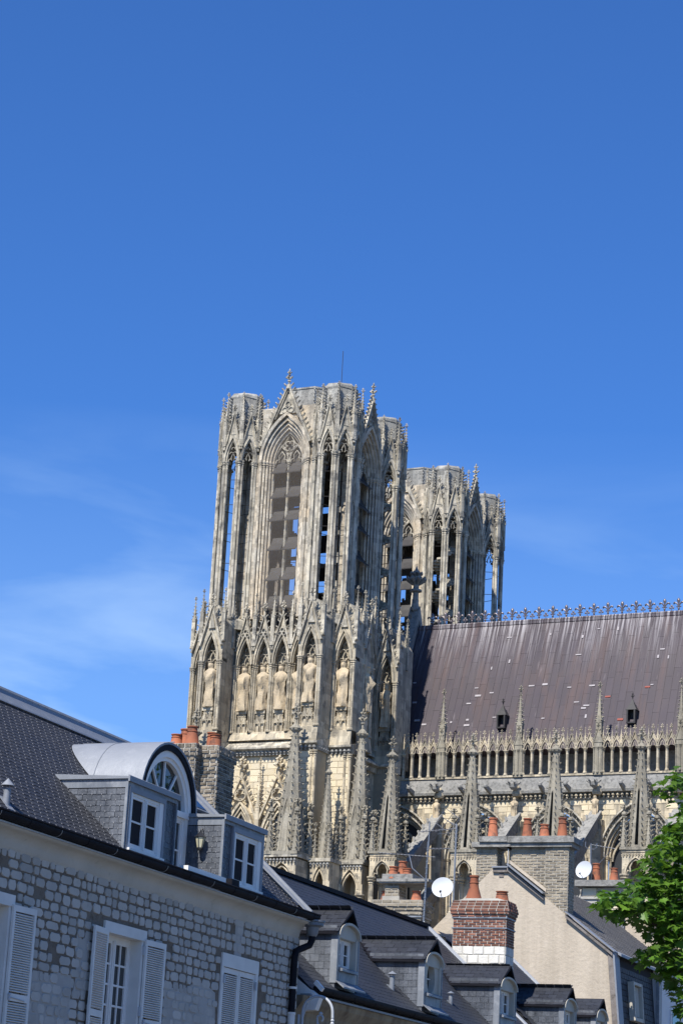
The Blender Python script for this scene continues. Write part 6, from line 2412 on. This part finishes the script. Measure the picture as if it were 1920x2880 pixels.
for i in range(3):
    q.tube([tuple(T @ Vector((0, -.28, -.28 + i * .28))), tuple(T @ Vector((0, .28, -.28 + i * .28)))], .011, 4)
    q.tube([tuple(T @ Vector((0, -.28 + i * .28, -.28))), tuple(T @ Vector((0, -.28 + i * .28, .28)))], .011, 4)
    q.tube([tuple(T @ Vector((0, -.28 + i * .28, -.28))), tuple(T @ Vector((-.35, -.1 + i * .1, -.5)))], .008, 4)
q.tube([(38, 7.42, 12.9), (38, 7.72, 13.05)], .014, 4)
part('grid', q, 'steel', m2)
m3 = thing('small_aerial', 'small forked aerial on a short pole above the dish beside the maple', 'aerial', STREET, (44.3, 4.86, 12.0))
q = MB()
q.tube([(44.3, 4.86, 12.0), (44.3, 4.86, 13.3)], .02, 6)
q.tube([(44.3, 5.04, 13.36), (44.3, 5.05, 13.2), (44.3, 4.96, 13.12), (44.3, 4.76, 13.1), (44.3, 4.66, 13.16), (44.3, 4.66, 13.3)], .014, 5)
part('mast', q, 'steel', m3)
q = MB()
yagi(q, (44.3, 4.86, 13.26), (44.2, 4.0, 13.1), 9, .08)
q.tube([(44.3, 4.6, 12.6), (44.25, 4.15, 13.05)], .012, 4)
part('yagi_aerial', q, 'steel', m3)
# ================================================================== trees across the street
def maple_leaf(n=3):
    """Five-lobed leaf blade, folded a little along its midrib; stalk at the origin, tip towards +y."""
    out = []
    r = random.Random(9)
    half = [(0, -.05), (.30, -.16), (.24, .02), (.58, .10), (.40, .22), (.62, .42), (.36, .42), (.30, .60), (.14, .56), (0, 1.0)]
    for i in range(n):
        b = MB()
        f = r.uniform(.05, .22)
        vs = [(0, .18, -.02)]
        R_ = [(x * r.uniform(.9, 1.1), y * r.uniform(.95, 1.05)) for x, y in half]
        pts = R_ + [(-x, y) for x, y in reversed(R_[1:-1])]
        for x, y in pts:
            vs.append((x, y, abs(x) * f - .10 * y * y))
        k = len(pts)
        b.add(vs, [(0, 1 + j, 1 + (j + 1) % k) for j in range(k)])
        out.append(b.mesh('leaf', 'leaf'))
    return out
LEAF = maple_leaf()
def tree(label, base, trunk, limbs, blobs, size, seed, limit=300, group=None, n_per=1.0):
    r = random.Random(seed)
    t = thing('maple_tree', label, 'tree', None, base, group)
    q = MB()
    q.tube(trunk[0], trunk[1], 10)
    tk = part('trunk', q, 'bark', t, 60)
    for pts, rad in limbs:
        q = MB()
        q.tube(pts, rad, 6)
        part('branch', q, 'bark', t, 60)
    slots = []
    for cx, cy, cz, rx, ry, rz, n in blobs:
        for _ in range(int(n * n_per)):
            while True:
                u, v, w = r.uniform(-1, 1), r.uniform(-1, 1), r.uniform(-1, 1)
                d = u * u + v * v + w * w
                if d < 1 and (d > .12 or r.random() < .35):
                    break
            p = Vector((cx + u * rx, cy + v * ry, cz + w * rz))
            out = Vector((u, v, 0)) + Vector((r.uniform(-1, 1), r.uniform(-1, 1), r.uniform(-.3, .3))) * .7
            tip = Vector((out.x, out.y, -.25 + r.uniform(-.45, .3)))
            if tip.length < .1:
                tip = Vector((1, 0, -.2))
            tip.normalize()
            up = Vector((r.uniform(-.5, .5), r.uniform(-.5, .5), 1))
            X = tip.cross(up).normalized()
            s = size * r.uniform(.65, 1.15)
            slots.append((basis(p, X, tip, (s, s, s)), r.randrange(3)))
    off = OFF[t.name]
    field(t, Frame(0, 0, 0), 'leaf', slots, LEAF, 'leaf', limit)
    return t
B = []
def blob(x, z, rx, rz, n, y=26.0, ry=.7):
    B.append((x, y, z, rx, ry, rz, n))
for x, z, rx, rz, n in ((3.86, 6.33, .14, .10, 26), (3.97, 6.42, .10, .09, 16), (4.03, 6.18, .10, .14, 26), (4.10, 6.02, .10, .12, 26), (3.98, 5.88, .12, .12, 34), (3.90, 5.76, .13, .10, 30),
                        (4.05, 5.76, .14, .14, 40), (3.84, 5.60, .16, .10, 36), (4.03, 5.52, .17, .14, 50), (3.70, 5.42, .16, .11, 40), (3.90, 5.36, .18, .13, 60), (4.08, 5.34, .15, .15, 45),
                        (3.50, 5.16, .16, .09, 40), (3.66, 5.18, .16, .11, 50), (3.84, 5.14, .18, .13, 60), (4.04, 5.12, .17, .15, 55), (3.24, 5.03, .13, .06, 26), (3.18, 4.95, .10, .06, 22),
                        (3.34, 4.95, .14, .08, 36), (3.50, 4.94, .16, .09, 46), (3.68, 4.95, .18, .12, 60), (3.88, 4.92, .18, .14, 65), (4.06, 4.88, .17, .16, 55), (3.36, 4.86, .09, .05, 14),
                        (3.54, 4.82, .12, .07, 26), (3.72, 4.76, .14, .09, 40), (3.92, 4.70, .16, .12, 55), (4.08, 4.62, .15, .14, 45), (3.80, 4.60, .10, .08, 24), (3.96, 4.50, .14, .12, 42),
                        (3.63, 4.45, .08, .05, 14), (3.74, 4.46, .10, .06, 20), (3.62, 4.36, .07, .04, 10), (3.76, 4.36, .10, .07, 24), (3.93, 4.36, .14, .11, 45), (4.07, 4.34, .14, .14, 42),
                        (3.88, 4.24, .10, .08, 26), (4.02, 4.18, .13, .12, 38), (4.06, 4.02, .10, .10, 26), (4.10, 3.88, .10, .12, 26), (4.16, 3.6, .12, .25, 30)):
    blob(x, z, rx, rz, n)
for i in range(34):                                     # the crown goes on to the right, out of the frame
    a = i / 34
    B.append((6.4 + 1.5 * math.sin(i * 2.4), 26.3 + 1.7 * math.cos(i * 1.7), 3.6 + 4.4 * a, .95, 1.1, .75, 170))
tree('leafy green maple reaching in over the cream house and slate roofs', (6.2, 26.4, 0), ([(6.2, 26.4, 0), (6.15, 26.4, 1.5), (6.0, 26.3, 3.0), (5.8, 26.2, 4.5), (5.7, 26.2, 6.5)], [.2, .17, .14, .11, .05]),
     [([(6.0, 26.3, 3.0), (5.2, 26.2, 4.0), (4.3, 26.1, 4.55), (3.75, 26.0, 4.75), (3.3, 26.0, 4.95)], [.07, .05, .03, .015, .006]),
      ([(5.9, 26.2, 3.6), (5.0, 26.1, 4.9), (4.3, 26.0, 5.4), (3.85, 26.0, 5.6)], [.06, .045, .025, .008]),
      ([(5.8, 26.2, 4.5), (4.9, 26.1, 5.8), (4.2, 26.0, 6.2), (3.9, 26.0, 6.35)], [.05, .035, .02, .006]),
      ([(6.0, 26.3, 3.0), (5.2, 26.1, 3.5), (4.4, 26.0, 4.1), (3.8, 26.0, 4.35)], [.05, .04, .02, .006])],
     B, .122, 3, 300, None, 1.15)
# a second tree further along, seen only in the window panes
B2 = []
r_ = random.Random(4)
for i in range(44):
    B2.append((20 + r_.uniform(-6, 6), 50 + r_.uniform(-8, 8), 5 + r_.uniform(0, 14), 2.4, 2.4, 2.0, 110))
tree('tall maple across the street reflected in the dormer panes', (20, 50, 0), ([(20, 50, 0), (20, 50, 3), (20, 50.2, 9), (20, 50, 17)], [.28, .22, .14, .04]),
     [([(20, 50, 4), (17, 50.5, 8), (15, 51, 11)], [.1, .06, .02]), ([(20, 50, 5), (23, 49, 9), (25, 48, 12)], [.1, .06, .02])], B2, .40, 8, 0)
